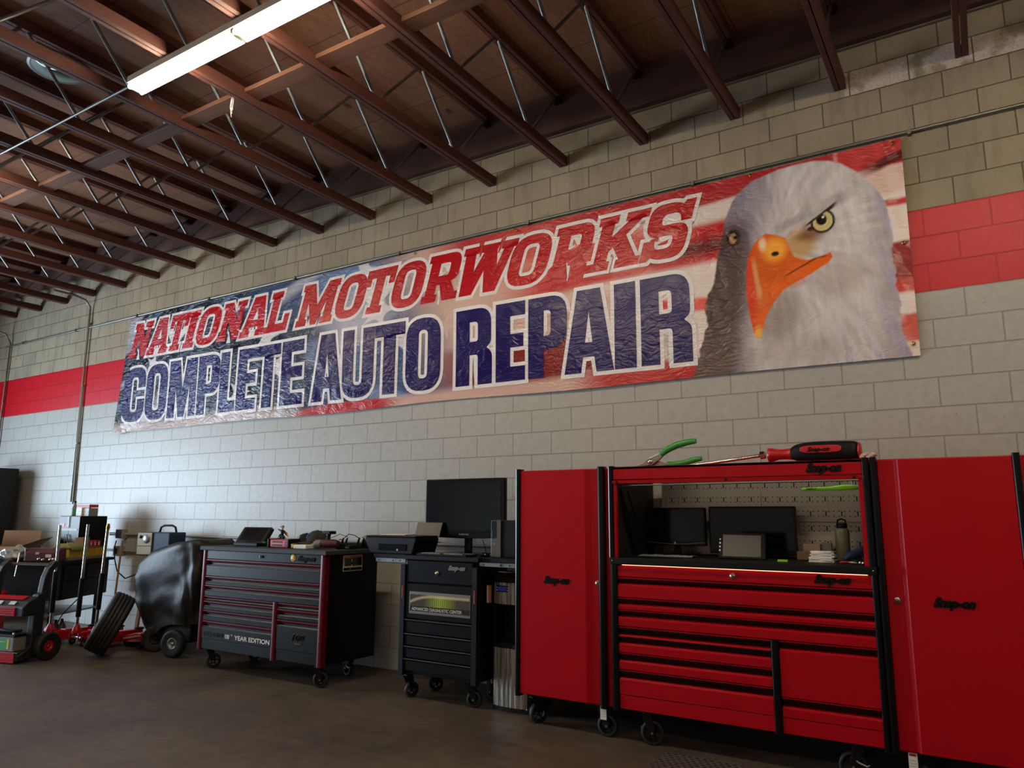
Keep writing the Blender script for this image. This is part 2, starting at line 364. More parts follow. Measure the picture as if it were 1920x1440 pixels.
# ceiling strip lights, eight feet long, four bare tubes each
DARKENED = mat('darkened_yellow_enamel', '2c2308', 0.6)  # dimness put into the colour, so tube glare leaves the gap visible
def fixture(x0, y, label):
    t = thing('strip_light', (x0, y, 4.70), label, 'ceiling light')
    x1 = x0 + 2.44
    m = MB().box(x0, x1, y - 0.068, y + 0.068, 4.682, 4.734)
    m.build('housing', FIXM, t, bevel=0.002)
    MB().box(x0 + 0.003, x1 - 0.003, y - 0.048, y + 0.048, 4.6805, 4.6815).build('reflector', DARKENED, t)
    for k in (0, 1):
        a = x0 + 0.012 + k * 1.222; b = a + 1.19
        for s in (-1, 1):
            MB().tube((a, y + s * 0.046, 4.656), (b, y + s * 0.046, 4.656), 0.0165, n=14).build('tube', TUBEM, t)
        for xx in (a - 0.004, b + 0.004):
            MB().box(xx - 0.008, xx + 0.008, y - 0.06, y + 0.06, 4.645, 4.69).build('lamp_holder', FIXM, t, bevel=0.003)
    return t
fixture(-5.0, -2.975, 'long bare-tube ceiling strip light, lit, nearest the wall of the banner')
fixture(-9.75, -2.975, 'lit strip light at the far left end of the ceiling row')
fixture(-0.25, -2.975, 'lit strip light above the red lockers')
fixture(-5.0, -8.0, 'lit strip light in the rear ceiling row, left of centre')
fixture(0.6, -8.0, 'lit strip light in the rear ceiling row, at the right')
# conduit feeding the lights
m = MB().tube((-7.31, -2.975, 4.715), (-5.0, -2.975, 4.715), 0.011, n=8)
tag(m.build('light_conduit', ZINC), 'thin steel conduit joining the ceiling strip lights', 'conduit')
# roof flue opening with a daylight dome
t = thing('roof_vent', (-6.42, -2.92, 5.4), 'round grey roof vent collar with pale daylight inside', 'roof vent')
m = MB().lathe([(0.205, -0.012), (0.235, -0.012), (0.235, 0.10), (0.205, 0.10), (0.205, -0.012)], (-6.42, -2.90, 5.37), n=40, cap=False)
m.build('collar', STEELW, t)
MB().lathe([(0.001, 0.0), (0.205, 0.0), (0.205, 0.004)], (-6.42, -2.90, 5.45), n=40).build('liner', STEELW, t)
MB().lathe([(0.001, 0.0), (0.165, 0.0), (0.165, 0.004)], (-6.455, -2.935, 5.44), n=36).build('dome', SKYM, t)
for rr in (0.10, 0.125): MB().lathe([(rr, 0), (rr + 0.004, 0), (rr + 0.004, 0.004), (rr, 0.004), (rr, 0)], (-6.46, -2.94, 5.432), n=36, cap=False).build('ring', BLKM, t)
# hanging cord ends and a knotted rag on the joist webs
m = MB()
for dx, L in ((0, 0.16), (0.012, 0.12), (-0.01, 0.19)):
    m.path([(-4.60 + dx, -2.41, 4.775), (-4.60 + dx * 1.6, -2.415, 4.775 - L * 0.5), (-4.595 + dx * 0.3, -2.41, 4.775 - L)], 0.0025, n=5)
m.ell((-4.597, -2.412, 4.655), (0.012, 0.012, 0.014), n=8, k=6)
tag(m.build('hanging_cord', WHITE), 'short knotted white cord hanging from a roof joist', 'cord')
m = MB()
for k in range(5):
    a = k * 1.3; m.ell((-3.755 + 0.022 * math.cos(a), -0.66 + 0.02 * math.sin(a), 4.87 + 0.012 * (k % 3)), (0.016, 0.013, 0.02), n=8, k=6, jit=0.5, seed=k)
tag(m.build('rag_knot', WHITE), 'small white rag knotted round a joist web tube', 'rag')

# conduits on the block wall
def clamp(mb, x, z, r=0.02): mb.box(x - 0.012, x + 0.012, -0.045, 0, z - r, z + r)
m = MB().tube((XL + 1.0, -0.02, 4.245), (XR, -0.02, 4.262), 0.0145, n=8)
for x in np.arange(-13, 4, 1.62): clamp(m, float(x), 4.25)
tag(m.build('wall_pipe', ZINC), 'long horizontal dark conduit along the wall above the banner', 'conduit')
x = -11.03
m = MB().path([(x - 0.05, -0.55, 4.705), (x - 0.04, -0.25, 4.70), (x - 0.02, -0.10, 4.66), (x, -0.035, 4.56), (x, -0.03, 4.4), (x + 0.01, -0.03, 3.0), (x + 0.03, -0.03, 1.65)], 0.016, n=8)
m.path([(x + 0.02, -0.025, 3.35), (x + 0.045, -0.025, 2.4), (x + 0.075, -0.025, 1.62)], 0.012, n=6)
for z in (4.3, 3.35, 2.5, 1.9): clamp(m, x + 0.03, z, 0.014)
tag(m.build('wall_conduit', ZINC), 'tall vertical conduit bending off the ceiling, left of the banner', 'conduit')
m = MB().path([(-13.55, -0.3, 4.5), (-13.5, -0.1, 4.45), (-13.45, -0.03, 4.3), (-13.45, -0.03, 2.2)], 0.016, n=8)
tag(m.build('wall_conduit', ZINC), 'vertical conduit near the far left corner of the wall', 'conduit')
m = MB().tube((-10.15, -0.03, 1.217), (-2.9, -0.03, 1.207), 0.013, n=8)
for x in (-9.9, -8.4, -7.0, -5.6, -4.3): clamp(m, x, 1.214)
tag(m.build('wall_conduit', PAINTCOND), 'horizontal conduit low on the grey wall behind the black chest', 'conduit')
m = MB().tube((-10.15, -0.03, 1.0), (-8.6, -0.03, 1.0), 0.012, n=8)
tag(m.build('wall_conduit', PAINTCOND), 'short horizontal conduit under the junction box by the welder', 'conduit')
t = thing('junction_box', (-9.62, -0.01, 1.215), 'grey electrical box on the conduit beside the black wall cabinet', 'electrical box')
MB().box(-9.70, -9.54, -0.075, 0, 1.16, 1.28).build('box', PAINTCOND, t, bevel=0.006)
MB().box(-9.69, -9.55, -0.082, -0.075, 1.17, 1.27).build('cover', ALU, t, bevel=0.003)
t = thing('outlet_box', (-9.62, -0.01, 1.0), 'small grey outlet box below the conduit by the jack handles', 'electrical box')
MB().box(-9.73, -9.57, -0.07, 0, 0.93, 1.06).build('box', PAINTCOND, t, bevel=0.006)
MB().box(-9.67, -9.63, -0.076, -0.07, 0.96, 1.03).build('socket', BLKM, t)
m = MB().path([(-9.62, -0.10, 1.13), (-9.56, -0.15, 1.06), (-9.57, -0.13, 0.9), (-9.50, -0.12, 0.74), (-9.3, -0.12, 0.66), (-9.0, -0.14, 0.74), (-8.75, -0.18, 0.98)], 0.008, n=6)
tag(m.build('welder_lead', BLKM), 'black power cord looping along the wall to the welder', 'cord')

# ------------------------------------------------------------ the banner
BX0, BX1, BZ0, BZ1 = -10.02, -0.10, 2.592, 4.222
def bwave(s, t):
    """how far the hanging vinyl stands off the wall (metres); s from the left edge, t = height"""
    a = 0.008 * np.sin(s * 2.1 + 0.6 * t) * np.sin(t * 2.4 + s * 0.7)
    a = a + 0.005 * np.exp(-((s - 1.1) / 1.4) ** 2) * np.sin(22 * s + 1.5 * np.sin(t * 5)) * np.clip((3.3 - t) / 0.7, 0, 1)
    a = a + 0.006 * np.exp(-((s - 9.8) / 0.35) ** 2) * np.sin((s - 9.9) * 40 + (t - 4.2) * 14)
    return 0.026 + a
def binset(t):      # the left edge leans outwards at the bottom where it is bunched up
    return 0.10 * np.clip((t - 2.6) / 1.6, 0, 1) ** 0.7
def vnoise(x, y, seed=0):
    rs = np.random.RandomState(seed); g = rs.rand(256, 256)
    xi = np.floor(x).astype(int); yi = np.floor(y).astype(int); fx = x - xi; fy = y - yi
    fx = fx * fx * (3 - 2 * fx); fy = fy * fy * (3 - 2 * fy)
    a = g[xi % 256, yi % 256]; b = g[(xi + 1) % 256, yi % 256]; c = g[xi % 256, (yi + 1) % 256]; d = g[(xi + 1) % 256, (yi + 1) % 256]
    return (a * (1 - fx) + b * fx) * (1 - fy) + (c * (1 - fx) + d * fx) * fy
def polysd(px, py, poly):
    """signed distance to a polygon, negative inside"""
    d = np.full(px.shape, 1e9); ins = np.zeros(px.shape, bool); n = len(poly)
    for i in range(n):
        ax, ay = poly[i]; bx, by = poly[(i + 1) % n]
        ex, ey = bx - ax, by - ay; wx, wy = px - ax, py - ay
        h = np.clip((wx * ex + wy * ey) / (ex * ex + ey * ey + 1e-12), 0, 1)
        d = np.minimum(d, np.hypot(wx - ex * h, wy - ey * h))
        c = ((ay > py) != (by > py)) & (px < ex * (py - ay) / (ey + 1e-12) + ax); ins ^= c
    return np.where(ins, -d, d)
def sst(x, a, b): u = np.clip((x - a) / (b - a), 0, 1); return u * u * (3 - 2 * u)
def banner_art(s, t):
    L = lambda h: np.array(lin(h)[:3])
    out = np.zeros(s.shape + (3,))
    def over(c, a):
        nonlocal out
        c = L(c) if isinstance(c, str) else c
        out = out * (1 - a[..., None]) + c * a[..., None]
    w = 0.16 * np.sin(s * 1.15 + 0.5) + 0.07 * np.sin(s * 2.7 + t)
    ribs = 0.5 + 0.5 * np.sin((s * 0.9 + t) * 105)
    over('0f1220', np.ones(s.shape))
    for k_ in range(5): over('6f86b4', (1 - sst(np.abs((t - 4.25) - 0.42 * (s - 0.1 - 0.52 * k_) + 0.5 * k_ % 0.4), 0.004, 0.045)) * (1 - sst(s, 2.2, 3.2)) * 0.55)
    # star field, pale stripes of cloth and blue weave on the left two thirds
    blue = sst(s + 1.1 * (t - 3.3), 2.6, 4.9)
    over(L('33507f') * (0.75 + 0.3 * ribs[..., None]), blue * 0.9)
    over('10142a', (1 - sst(np.abs((t - 3.55) + 0.12 * (s - 2.2)), 0.12, 0.5)) * (1 - sst(s, 3.4, 4.4)) * 0.8)
    over('7f9ac4', sst(vnoise(s * 1.2 + 3, t * 3 + s * 0.8, 3), 0.55, 0.85) * blue * 0.6)
    over('c8c4cc', sst(vnoise(s * 0.9 + 9, t * 4 - s * 1.3, 5), 0.66, 0.84) * 0.6 * (1 - sst(s, 4.5, 5.5)))
    for (cx, cy, r) in ((3.05, 3.60, 0.20), (4.85, 3.66, 0.24), (4.62, 4.16, 0.16), (5.75, 3.35, 0.14), (0.7, 3.5, 0.16), (2.6, 2.95, 0.2), (3.3, 3.2, 0.22), (5.2, 3.3, 0.2), (4.3, 3.15, 0.18)):
        an = np.arctan2(t - cy, (s - cx) * 0.9) - math.pi / 2 + 0.35; rr = np.hypot((s - cx) * 0.9, t - cy)
        k = np.cos(math.pi / 5) / np.cos((an + math.pi / 5) % (2 * math.pi / 5) - math.pi / 5)
        star = r * (0.42 + 0.58 * np.clip((k - 0.809) / 0.191, 0, 1) ** 0) * 1.0
        tri = r * 0.40 / np.maximum(0.40, np.cos((an % (2 * math.pi / 5)) - math.pi / 5) ** 1) ** 1
        a5 = np.abs(((an / (2 * math.pi / 5)) % 1) - 0.5) * 2          # 1 on a point, 0 in a notch
        lim = r / (1 + 1.35 * (1 - a5) + 0.35 * np.sin(math.pi * a5))
        over('cfc9cb', (1 - sst(rr - lim, -0.008, 0.012)) * 0.9)
    # flag stripes flow in from the right
    f = sst(s + 0.55 * (t - 3.4), 5.0, 6.0)
    over('c3a596', f)
    over(L('dccfc8'), f * sst(s, 6.8, 8.2) * 0.9)
    def stripe(lo, hi, s0, s1, c, soft=0.05, slope=0.0):
        tt = t + slope * (s - 8) + w * 0.25
        over(c, sst(tt, lo - soft, lo + soft) * (1 - sst(tt, hi - soft, hi + soft)) * sst(s, s0, s0 + 0.8) * (1 - sst(s, s1, s1 + 0.01)))
    top = sst(t - 0.105 * (s - 9.2) * 0 + 0.10 * np.sin((s - 5.5) * 0.9), 4.06, 4.10) * sst(s, 5.3, 6.1)
    over(L('b03034') * (0.8 + 0.25 * ribs[..., None]), top)
    stripe(3.52, 3.86, 6.2, 8.66, 'b3222a', 0.04, 0.0); stripe(3.60, 3.72, 7.2, 8.66, '5a1216', 0.06)
    stripe(3.62, 3.95, 5.9, 7.9, 'c05048', 0.12, 0.18); stripe(3.16, 3.27, 7.3, 8.66, 'cc3d34', 0.02, 0.10)
    stripe(2.74, 3.12, 5.35, 8.0, '7c2420', 0.05, 0.0); stripe(3.30, 3.42, 6.0, 8.3, 'c9a496', 0.05)
    over('b02a26', sst(s, 7.0, 7.6) * (1 - sst(t - 0.10 * np.sin((s - 7) * 1.8), 2.64, 2.70)) * (1 - sst(s, 8.6, 8.7)))
    over('b32c30', (1 - sst(np.hypot((s - 4.5) / 1.1, (t - 2.58) / 0.14), 0.75, 1.0)))
    over('ccb9b2', (1 - sst(t, 2.62, 2.80)) * (1 - sst(s, 3.2, 4.0)) * 0.85)
    over('c9a498', (1 - sst(t, 2.64, 2.74)) * sst(s, 4.9, 5.3) * (1 - sst(s, 6.9, 7.3)))
    # right of the eagle
    r_ = sst(s, 9.45, 9.5)
    over('e0d2ca', r_); over('d8b9ae', r_ * sst(t, 3.8, 3.84))
    for lo, hi, c in ((3.715, 3.765, 'b8302c'), (3.12, 3.44, '8c2a2c'), (3.06, 3.16, 'c0443c'), (2.70, 2.90, 'c8564a'), (4.03, 4.3, 'bb3a38')):
        over(c, r_ * sst(t, lo - 0.015, lo + 0.015) * (1 - sst(t, hi - 0.015, hi + 0.015)))
    over('5c1218', sst(s, 9.55, 9.8) * (1 - sst(np.abs(t - 4.09 - 0.3 * (s - 9.9)), 0.02, 0.06)))
    # eagle head
    m = s > 8.1
    px, py = s[m], t[m]
    jag = 0.02 * vnoise(py * 26, px * 3, 11) + 0.012 * vnoise(py * 60, px * 5, 12)
    head = [(8.30, 2.58), (8.36, 2.80), (8.43, 3.00), (8.415, 3.14), (8.45, 3.26), (8.501, 3.336), (8.53, 3.5), (8.589, 3.682), (8.62, 3.85), (8.691, 4.011),
            (8.76, 4.085), (8.854, 4.141), (9.05, 4.185), (9.2, 4.192), (9.316, 4.187), (9.42, 4.16), (9.502, 4.116), (9.60, 4.03), (9.684, 3.92), (9.74, 3.83), (9.778, 3.745),
            (9.80, 3.6), (9.811, 3.492), (9.80, 3.35), (9.82, 3.22), (9.81, 3.1), (9.835, 2.98), (9.82, 2.85), (9.85, 2.70), (9.875, 2.58)]
    sd = polysd(px, py, head) + jag * (1 - sst(py, 3.2, 3.9)) - 0.01
    a = 1 - sst(sd, -0.006, 0.010)
    # feather tracts: long soft strokes that follow the skull and fall down the neck
    ang = np.arctan2(py - 3.55, px - 9.0)
    st = vnoise(ang * 16 + 3 * np.hypot(px - 9, py - 3.5), np.hypot(px - 9.0, py - 3.55) * 7, 2)
    st2 = vnoise(px * 34 + 5 * py, py * 6, 4); st3 = vnoise(px * 90 + 9 * py, py * 22, 6)
    F = 0.45 * st + 0.35 * st2 + 0.2 * st3
    white = L('cfcacc'); mauve = L('766c80'); brown = L('3e2a28'); tan = L('b3a294')
    c = white * (0.60 + 0.62 * F[:, None])
    def ov(c, k, aa): kk = aa[:, None]; return c * (1 - kk) + (L(k) if isinstance(k, str) else k) * kk
    c = ov(c, mauve * (0.55 + 0.9 * F[:, None]), np.clip(1 - sst(px + 0.25 * (3.9 - py), 8.72, 9.12), 0, 1) * 0.85)
    c = ov(c, brown * (0.65 + 0.7 * F[:, None]), np.clip(1 - sst(px - 0.1 * (py - 3), 8.62, 8.84), 0, 1) * (1 - sst(py, 3.72, 3.95)) * 0.92)
    c = ov(c, '4c3a3b', (1 - sst(np.hypot((px - 8.72) / 0.20, (py - 3.35) / 0.42), 0.5, 1.0)) * 0.6)
    c = ov(c, '8b7c74', (1 - sst(np.hypot((px - 8.98) / 0.24, (py - 3.02) / 0.30), 0.45, 1.0)) * 0.75)
    c = ov(c, '6b5652', (1 - sst(px, 8.5, 9.0)) * (1 - sst(py, 2.7, 3.1)) * 0.5)
    c = ov(c, '8f849a', sst(F, 0.55, 0.75) * sst(px, 9.1, 9.3) * (1 - sst(py, 2.6, 3.1)) * 0.6)
    c = ov(c, '85798c', sst(px, 9.58, 9.8) * 0.6)
    c = ov(c, 'a89484', (1 - sst(np.hypot((px - 9.45) / 0.30, (py - 3.25) / 0.22), 0.3, 1.0)) * 0.45)
    c = ov(c, '9a8678', (1 - sst(np.hypot((px - 9.1) / 0.5, (py - 2.72) / 0.18), 0.3, 1.0)) * 0.4)
    c = ov(c, '857a80', (1 - sst(np.abs((py - 3.80) - 0.35 * (px - 9.3)), 0.01, 0.06)) * sst(px, 8.9, 9.1) * (1 - sst(px, 9.45, 9.6)) * 0.5)
    # ochre skin from the beak to the eye, brow ridge, both eyes
    c = ov(c, 'b98e3c', (1 - sst(np.hypot((px - 9.18) / 0.16, (py - 3.55) / 0.17), 0.4, 1.0)) * 0.8)
    c = ov(c, '7c4c2c', (1 - sst(np.hypot((px - 9.27) / 0.14, (py - 3.62) / 0.10), 0.3, 1.0)) * 0.7)
    c = ov(c, '9c6e3c', (1 - sst(np.abs((py - 3.745) - 0.55 * (px - 9.30)) , 0.012, 0.034)) * sst(px, 9.16, 9.26) * (1 - sst(px, 9.40, 9.47)) * 0.85)
    c = ov(c, '2c1c14', (1 - sst(np.abs((py - 3.752) - 0.50 * (px - 9.33)), 0.006, 0.024)) * sst(px, 9.24, 9.29) * (1 - sst(px, 9.42, 9.47)))
    e = np.hypot((px - 9.352), (py - 3.700) * 0.92)
    c = ov(c, '2a1c12', 1 - sst(e, 0.083, 0.094)); c = ov(c, 'dccf9c', 1 - sst(e, 0.066, 0.074))
    c = ov(c, 'b8a45a', (1 - sst(np.abs(e - 0.05), 0.008, 0.02)) * 0.5)
    c = ov(c, '17120f', 1 - sst(np.hypot(px - 9.345, (py - 3.712) * 0.9), 0.036, 0.042)); c = ov(c, 'ffffff', 1 - sst(np.hypot(px - 9.358, py - 3.733), 0.007, 0.011))
    c = ov(c, '2a1c14', (1 - sst(np.hypot(px - 9.265, (py - 3.655) * 1.5), 0.022, 0.032)))
    e2 = np.hypot((px - 8.675) * 1.25, (py - 3.70)); c = ov(c, '2c1e18', 1 - sst(e2, 0.066, 0.082)); c = ov(c, 'a07a4a', 1 - sst(np.hypot((px - 8.672) * 1.5, py - 3.695), 0.040, 0.048)); c = ov(c, '1c1512', 1 - sst(np.hypot(px - 8.69, py - 3.70), 0.014, 0.019))
    brow = sst((py - 3.722) - 0.62 * (px - 9.28), 0.0, 0.012) * sst(px, 9.18, 9.26) * (1 - sst(px, 9.43, 9.50)) * (1 - sst(py, 3.83, 3.90))
    c = ov(c, white * (0.50 + 0.55 * F[:, None]), brow * 0.95)
    c = ov(c, '3a2417', (1 - sst(np.abs((py - 3.718) - 0.62 * (px - 9.28)), 0.004, 0.016)) * sst(px, 9.20, 9.26) * (1 - sst(px, 9.42, 9.48)))
    c = ov(c, '6e4a30', (1 - sst(np.abs((py - 3.64) - 0.25 * (px - 9.35)), 0.01, 0.05)) * sst(px, 9.1, 9.2) * (1 - sst(px, 9.36, 9.5)) * (1 - sst(0.088 - e, 0.0, 0.004)) * 0.55)
    # hooked beak
    beak = [(8.835, 3.615), (8.88, 3.66), (8.927, 3.684), (9.0, 3.66), (9.075, 3.62), (9.10, 3.53), (9.13, 3.455), (9.22, 3.41), (9.32, 3.425), (9.394, 3.444), (9.405, 3.405), (9.37, 3.365),
            (9.29, 3.325), (9.196, 3.275), (9.10, 3.235), (9.04, 3.205), (8.965, 3.12), (8.90, 3.02), (8.872, 2.93), (8.852, 2.86), (8.829, 2.835), (8.80, 2.88), (8.775, 3.03), (8.757, 3.2), (8.765, 3.38), (8.785, 3.52)]
    bd = polysd(px, py, beak); ba = 1 - sst(bd, -0.004, 0.006)
    oc = L('d8601a') * (0.85 + 0.3 * vnoise(px * 9, py * 9, 8)[:, None]) * np.ones((len(px), 1))
    oc = ov(oc, 'f0a93c', (1 - sst(np.hypot((px - 8.99) / 0.13, (py - 3.54) / 0.14), 0.3, 1.0)))
    oc = ov(oc, 'f2dcb8', (1 - sst(np.hypot((px - 8.90) / 0.045, (py - 3.60) / 0.085), 0.2, 1.0)) * 0.8)
    oc = ov(oc, 'd23c20', (1 - sst(px - 8.76 - 0.05 * np.sin((py - 2.9) * 4), 0.0, 0.07)) * 0.85)
    oc = ov(oc, 'e8b648', (1 - sst(np.hypot((px - 8.835) / 0.05, (py - 2.88) / 0.09), 0.3, 1.0)) * 0.8)
    oc = ov(oc, 'd8b878', (1 - sst(np.abs(px - 8.845 + 0.12 * (py - 3.3)), 0.006, 0.028)) * sst(py, 3.1, 3.25) * (1 - sst(py, 3.4, 3.55)) * 0.55)
    oc = ov(oc, '7a3514', (1 - sst(np.abs((py - 3.402) + 0.45 * np.clip(9.30 - px, 0, 1) - 0.02), 0.003, 0.012)) * sst(px, 9.03, 9.1) * (1 - sst(px, 9.34, 9.39)))
    oc = ov(oc, '2a1a12', 1 - sst(np.hypot((px - 8.992) / 1.5, py - 3.505), 0.016, 0.024))
    c = ov(c, oc, ba)
    c = ov(c, 'b7672a', (1 - sst(np.hypot((px - 9.12) / 0.13, (py - 3.245) / 0.05), 0.4, 1.0)) * 0.5 * (1 - ba))
    o2 = out[m]; o2 = o2 * (1 - a[:, None]) + c * a[:, None]; out[m] = o2
    return np.clip(out, 0, 1)
def banner():
    NX, NZ = 1240, 205
    u, v = np.meshgrid(np.linspace(0, 1, NX), np.linspace(0, 1, NZ))
    t = BZ0 + v * (BZ1 - BZ0); s = 9.92 * u
    inset = binset(t) * (1 - u) ** 6
    X = BX0 + s + inset; sl = s + inset
    # slight sag of the hem and the pulled-out lower left corner
    Z = t - 0.012 * np.sin(s * 1.9) * (1 - v) * np.sin(math.pi * u) - 0.02 * (1 - v) ** 4 * np.exp(-(s / 0.2) ** 2)
    Y = -bwave(s, t) - 0.05 * np.exp(-(s / 0.22) ** 2) * (1 - v) ** 2
    me = bpy.data.meshes.new('banner'); nv = NX * NZ; nf = (NX - 1) * (NZ - 1)
    me.vertices.add(nv); me.vertices.foreach_set('co', np.stack([X, Y, Z], -1).ravel())
    i = np.arange(NZ - 1)[:, None] * NX + np.arange(NX - 1)[None, :]
    q = np.stack([i, i + 1, i + 1 + NX, i + NX], -1).reshape(-1)
    me.loops.add(nf * 4); me.loops.foreach_set('vertex_index', q.astype(np.int32))
    me.polygons.add(nf); me.polygons.foreach_set('loop_start', np.arange(0, nf * 4, 4, dtype=np.int32))
    me.polygons.foreach_set('use_smooth', np.ones(nf, bool)); me.update(calc_edges=True)
    ca = me.color_attributes.new('print', 'FLOAT_COLOR', 'POINT')
    col = np.ones((nv, 4)); col[:, :3] = banner_art(s, t).reshape(-1, 3); ca.data.foreach_set('color', col.ravel())
    k = NT('printed_vinyl'); at = k.n('ShaderNodeAttribute', attribute_name='print')
    k.put(k.b.inputs['Base Color'], at.outputs['Color']); vinyl(k); me.materials.append(k.m)
    o = bpy.data.objects.new('banner', me); COL.objects.link(o); ORG[o.name] = Vector((0, 0, 0))
    return tag(o, 'long printed vinyl banner with eagle head and NATIONAL MOTORWORKS lettering on the wall', 'banner')
def vinyl(k):
    o = k.tc.outputs['Object']
    k.b.inputs['Roughness'].default_value = 0.19; k.b.inputs['Specular IOR Level'].default_value = 0.33
    dd = k.n('ShaderNodeTexNoise', Scale=3.0, Detail=2); k.t.links.new(o, dd.inputs['Vector'])
    ad = k.n('ShaderNodeVectorMath', operation='MULTIPLY_ADD'); k.t.links.new(dd.outputs['Color'], ad.inputs[0]); ad.inputs[1].default_value = (0.25, 0.25, 0.25); k.t.links.new(o, ad.inputs[2])
    a = k.noise(k.mapping(ad.outputs[0], (3.2, 1, 11), (0, R(-22), 0)), 2.4, 5, 0.6)
    b = k.noise(k.mapping(ad.outputs[0], (9, 1, 4), (0, R(35), 0)), 2.0, 3)
    vo = k.n('ShaderNodeTexVoronoi', Scale=7.0, feature='DISTANCE_TO_EDGE'); k.t.links.new(k.mapping(ad.outputs[0], (1, 1, 1.8), (0, R(-25), 0)), vo.inputs['Vector'])
    h = k.math('ADD', a, k.math('MULTIPLY', b, 0.35)); h = k.math('ADD', h, k.math('MULTIPLY', k.ramp(vo.outputs['Distance'], 0.0, 0.12), 0.16))
    sp = k.n('ShaderNodeSeparateXYZ'); k.t.links.new(o, sp.inputs[0])
    amp = k.math('ADD', 0.35, k.math('MULTIPLY', k.ramp(sp.outputs['X'], -6.5, -9.5), 0.65))   # the left end is the most creased
    x = k.n('ShaderNodeBump', Distance=0.026); k.put(x.inputs['Strength'], amp); k.t.links.new(h, x.inputs['Height'])
    k.put(k.b.inputs['Normal'], x.outputs['Normal'])
BAN = banner()
def rp(pts):
    """outline with rounded corners: points (x, z[, radius])"""
    out = []; n = len(pts)
    for i, p in enumerate(pts):
        r = p[2] if len(p) > 2 else 0; P = Vector(p[:2])
        if not r: out.append(tuple(P)); continue
        a = Vector(pts[i - 1][:2]) - P; b = Vector(pts[(i + 1) % n][:2]) - P; r = min(r, a.length * 0.5 if len(pts[i - 1]) > 2 else a.length, b.length * 0.5 if len(pts[(i + 1) % n]) > 2 else b.length)
        A = P + a.normalized() * r; B = P + b.normalized() * r
        for k in range(7):
            q = k / 6; out.append(tuple(A * (1 - q) ** 2 + P * 2 * q * (1 - q) * 0.92 + B * q * q + P * 2 * q * (1 - q) * 0.08))
    return out
H2 = 0.75; st = 0.155; th = 0.125
def g2(c, w):
    H = H2; s2 = st
    if c == 'C': return [[(w, .47), (w, H, .2), (0, H, .2), (0, 0, .2), (w, 0, .2), (w, .30), (w - s2, .30), (w - s2, th, .07), (s2, th, .07), (s2, H - th, .07), (w - s2, H - th, .07), (w - s2, .47)]]
    if c == 'O': return [[(0, 0, .2), (w, 0, .2), (w, H, .2), (0, H, .2)], [(s2, th - .01, .07), (w - s2, th - .01, .07), (w - s2, H - th + .01, .07), (s2, H - th + .01, .07)]]
    if c == 'M': return [[(0, 0), (0, H), (.21, H), (w / 2, .33), (w - .21, H), (w, H), (w, 0), (w - .135, 0), (w - .135, .46), (w / 2 + .055, 0), (w / 2 - .055, 0), (.135, .46), (.135, 0)]]
    if c == 'P': return [[(0, 0), (0, H), (w, H, .17), (w, .26, .17), (s2, .26), (s2, 0)], [(s2, .375), (w - s2, .375, .05), (w - s2, H - .12, .05), (s2, H - .12)]]
    if c == 'L': return [[(0, 0), (0, H), (s2, H), (s2, th), (w, th), (w, 0)]]
    if c == 'E': return [[(0, 0), (0, H), (w, H), (w, H - th), (s2, H - th), (s2, .44), (w - .02, .44), (w - .02, .32), (s2, .32), (s2, th), (w, th), (w, 0)]]
    if c == 'T': return [[(w / 2 - s2 / 2, 0), (w / 2 - s2 / 2, H - th), (0, H - th), (0, H), (w, H), (w, H - th), (w / 2 + s2 / 2, H - th), (w / 2 + s2 / 2, 0)]]
    if c == 'A': return [[(0, 0), (.125, H), (w - .125, H), (w, 0), (w - .155, 0), (w - .175, .14), (.175, .14), (.155, 0)], [(.192, .26), (w - .192, .26), (w / 2, .60)]]
    if c == 'U': return [[(0, H), (0, 0, .2), (w, 0, .2), (w, H), (w - s2, H), (w - s2, th, .07), (s2, th, .07), (s2, H)]]
    if c == 'I': return [[(0, 0), (0, H), (w, H), (w, 0)]]
    if c == 'R': return [[(0, 0), (0, H), (w - .01, H, .15), (w - .01, .40, .08), (w - .07, .355, .02), (w, .30, .07), (w, 0), (w - s2, 0), (w - s2, .30, .04), (s2, .30), (s2, 0)], [(s2, .42), (w - s2, .42, .04), (w - s2, H - .12, .05), (s2, H - .12)]]
H1 = 0.475
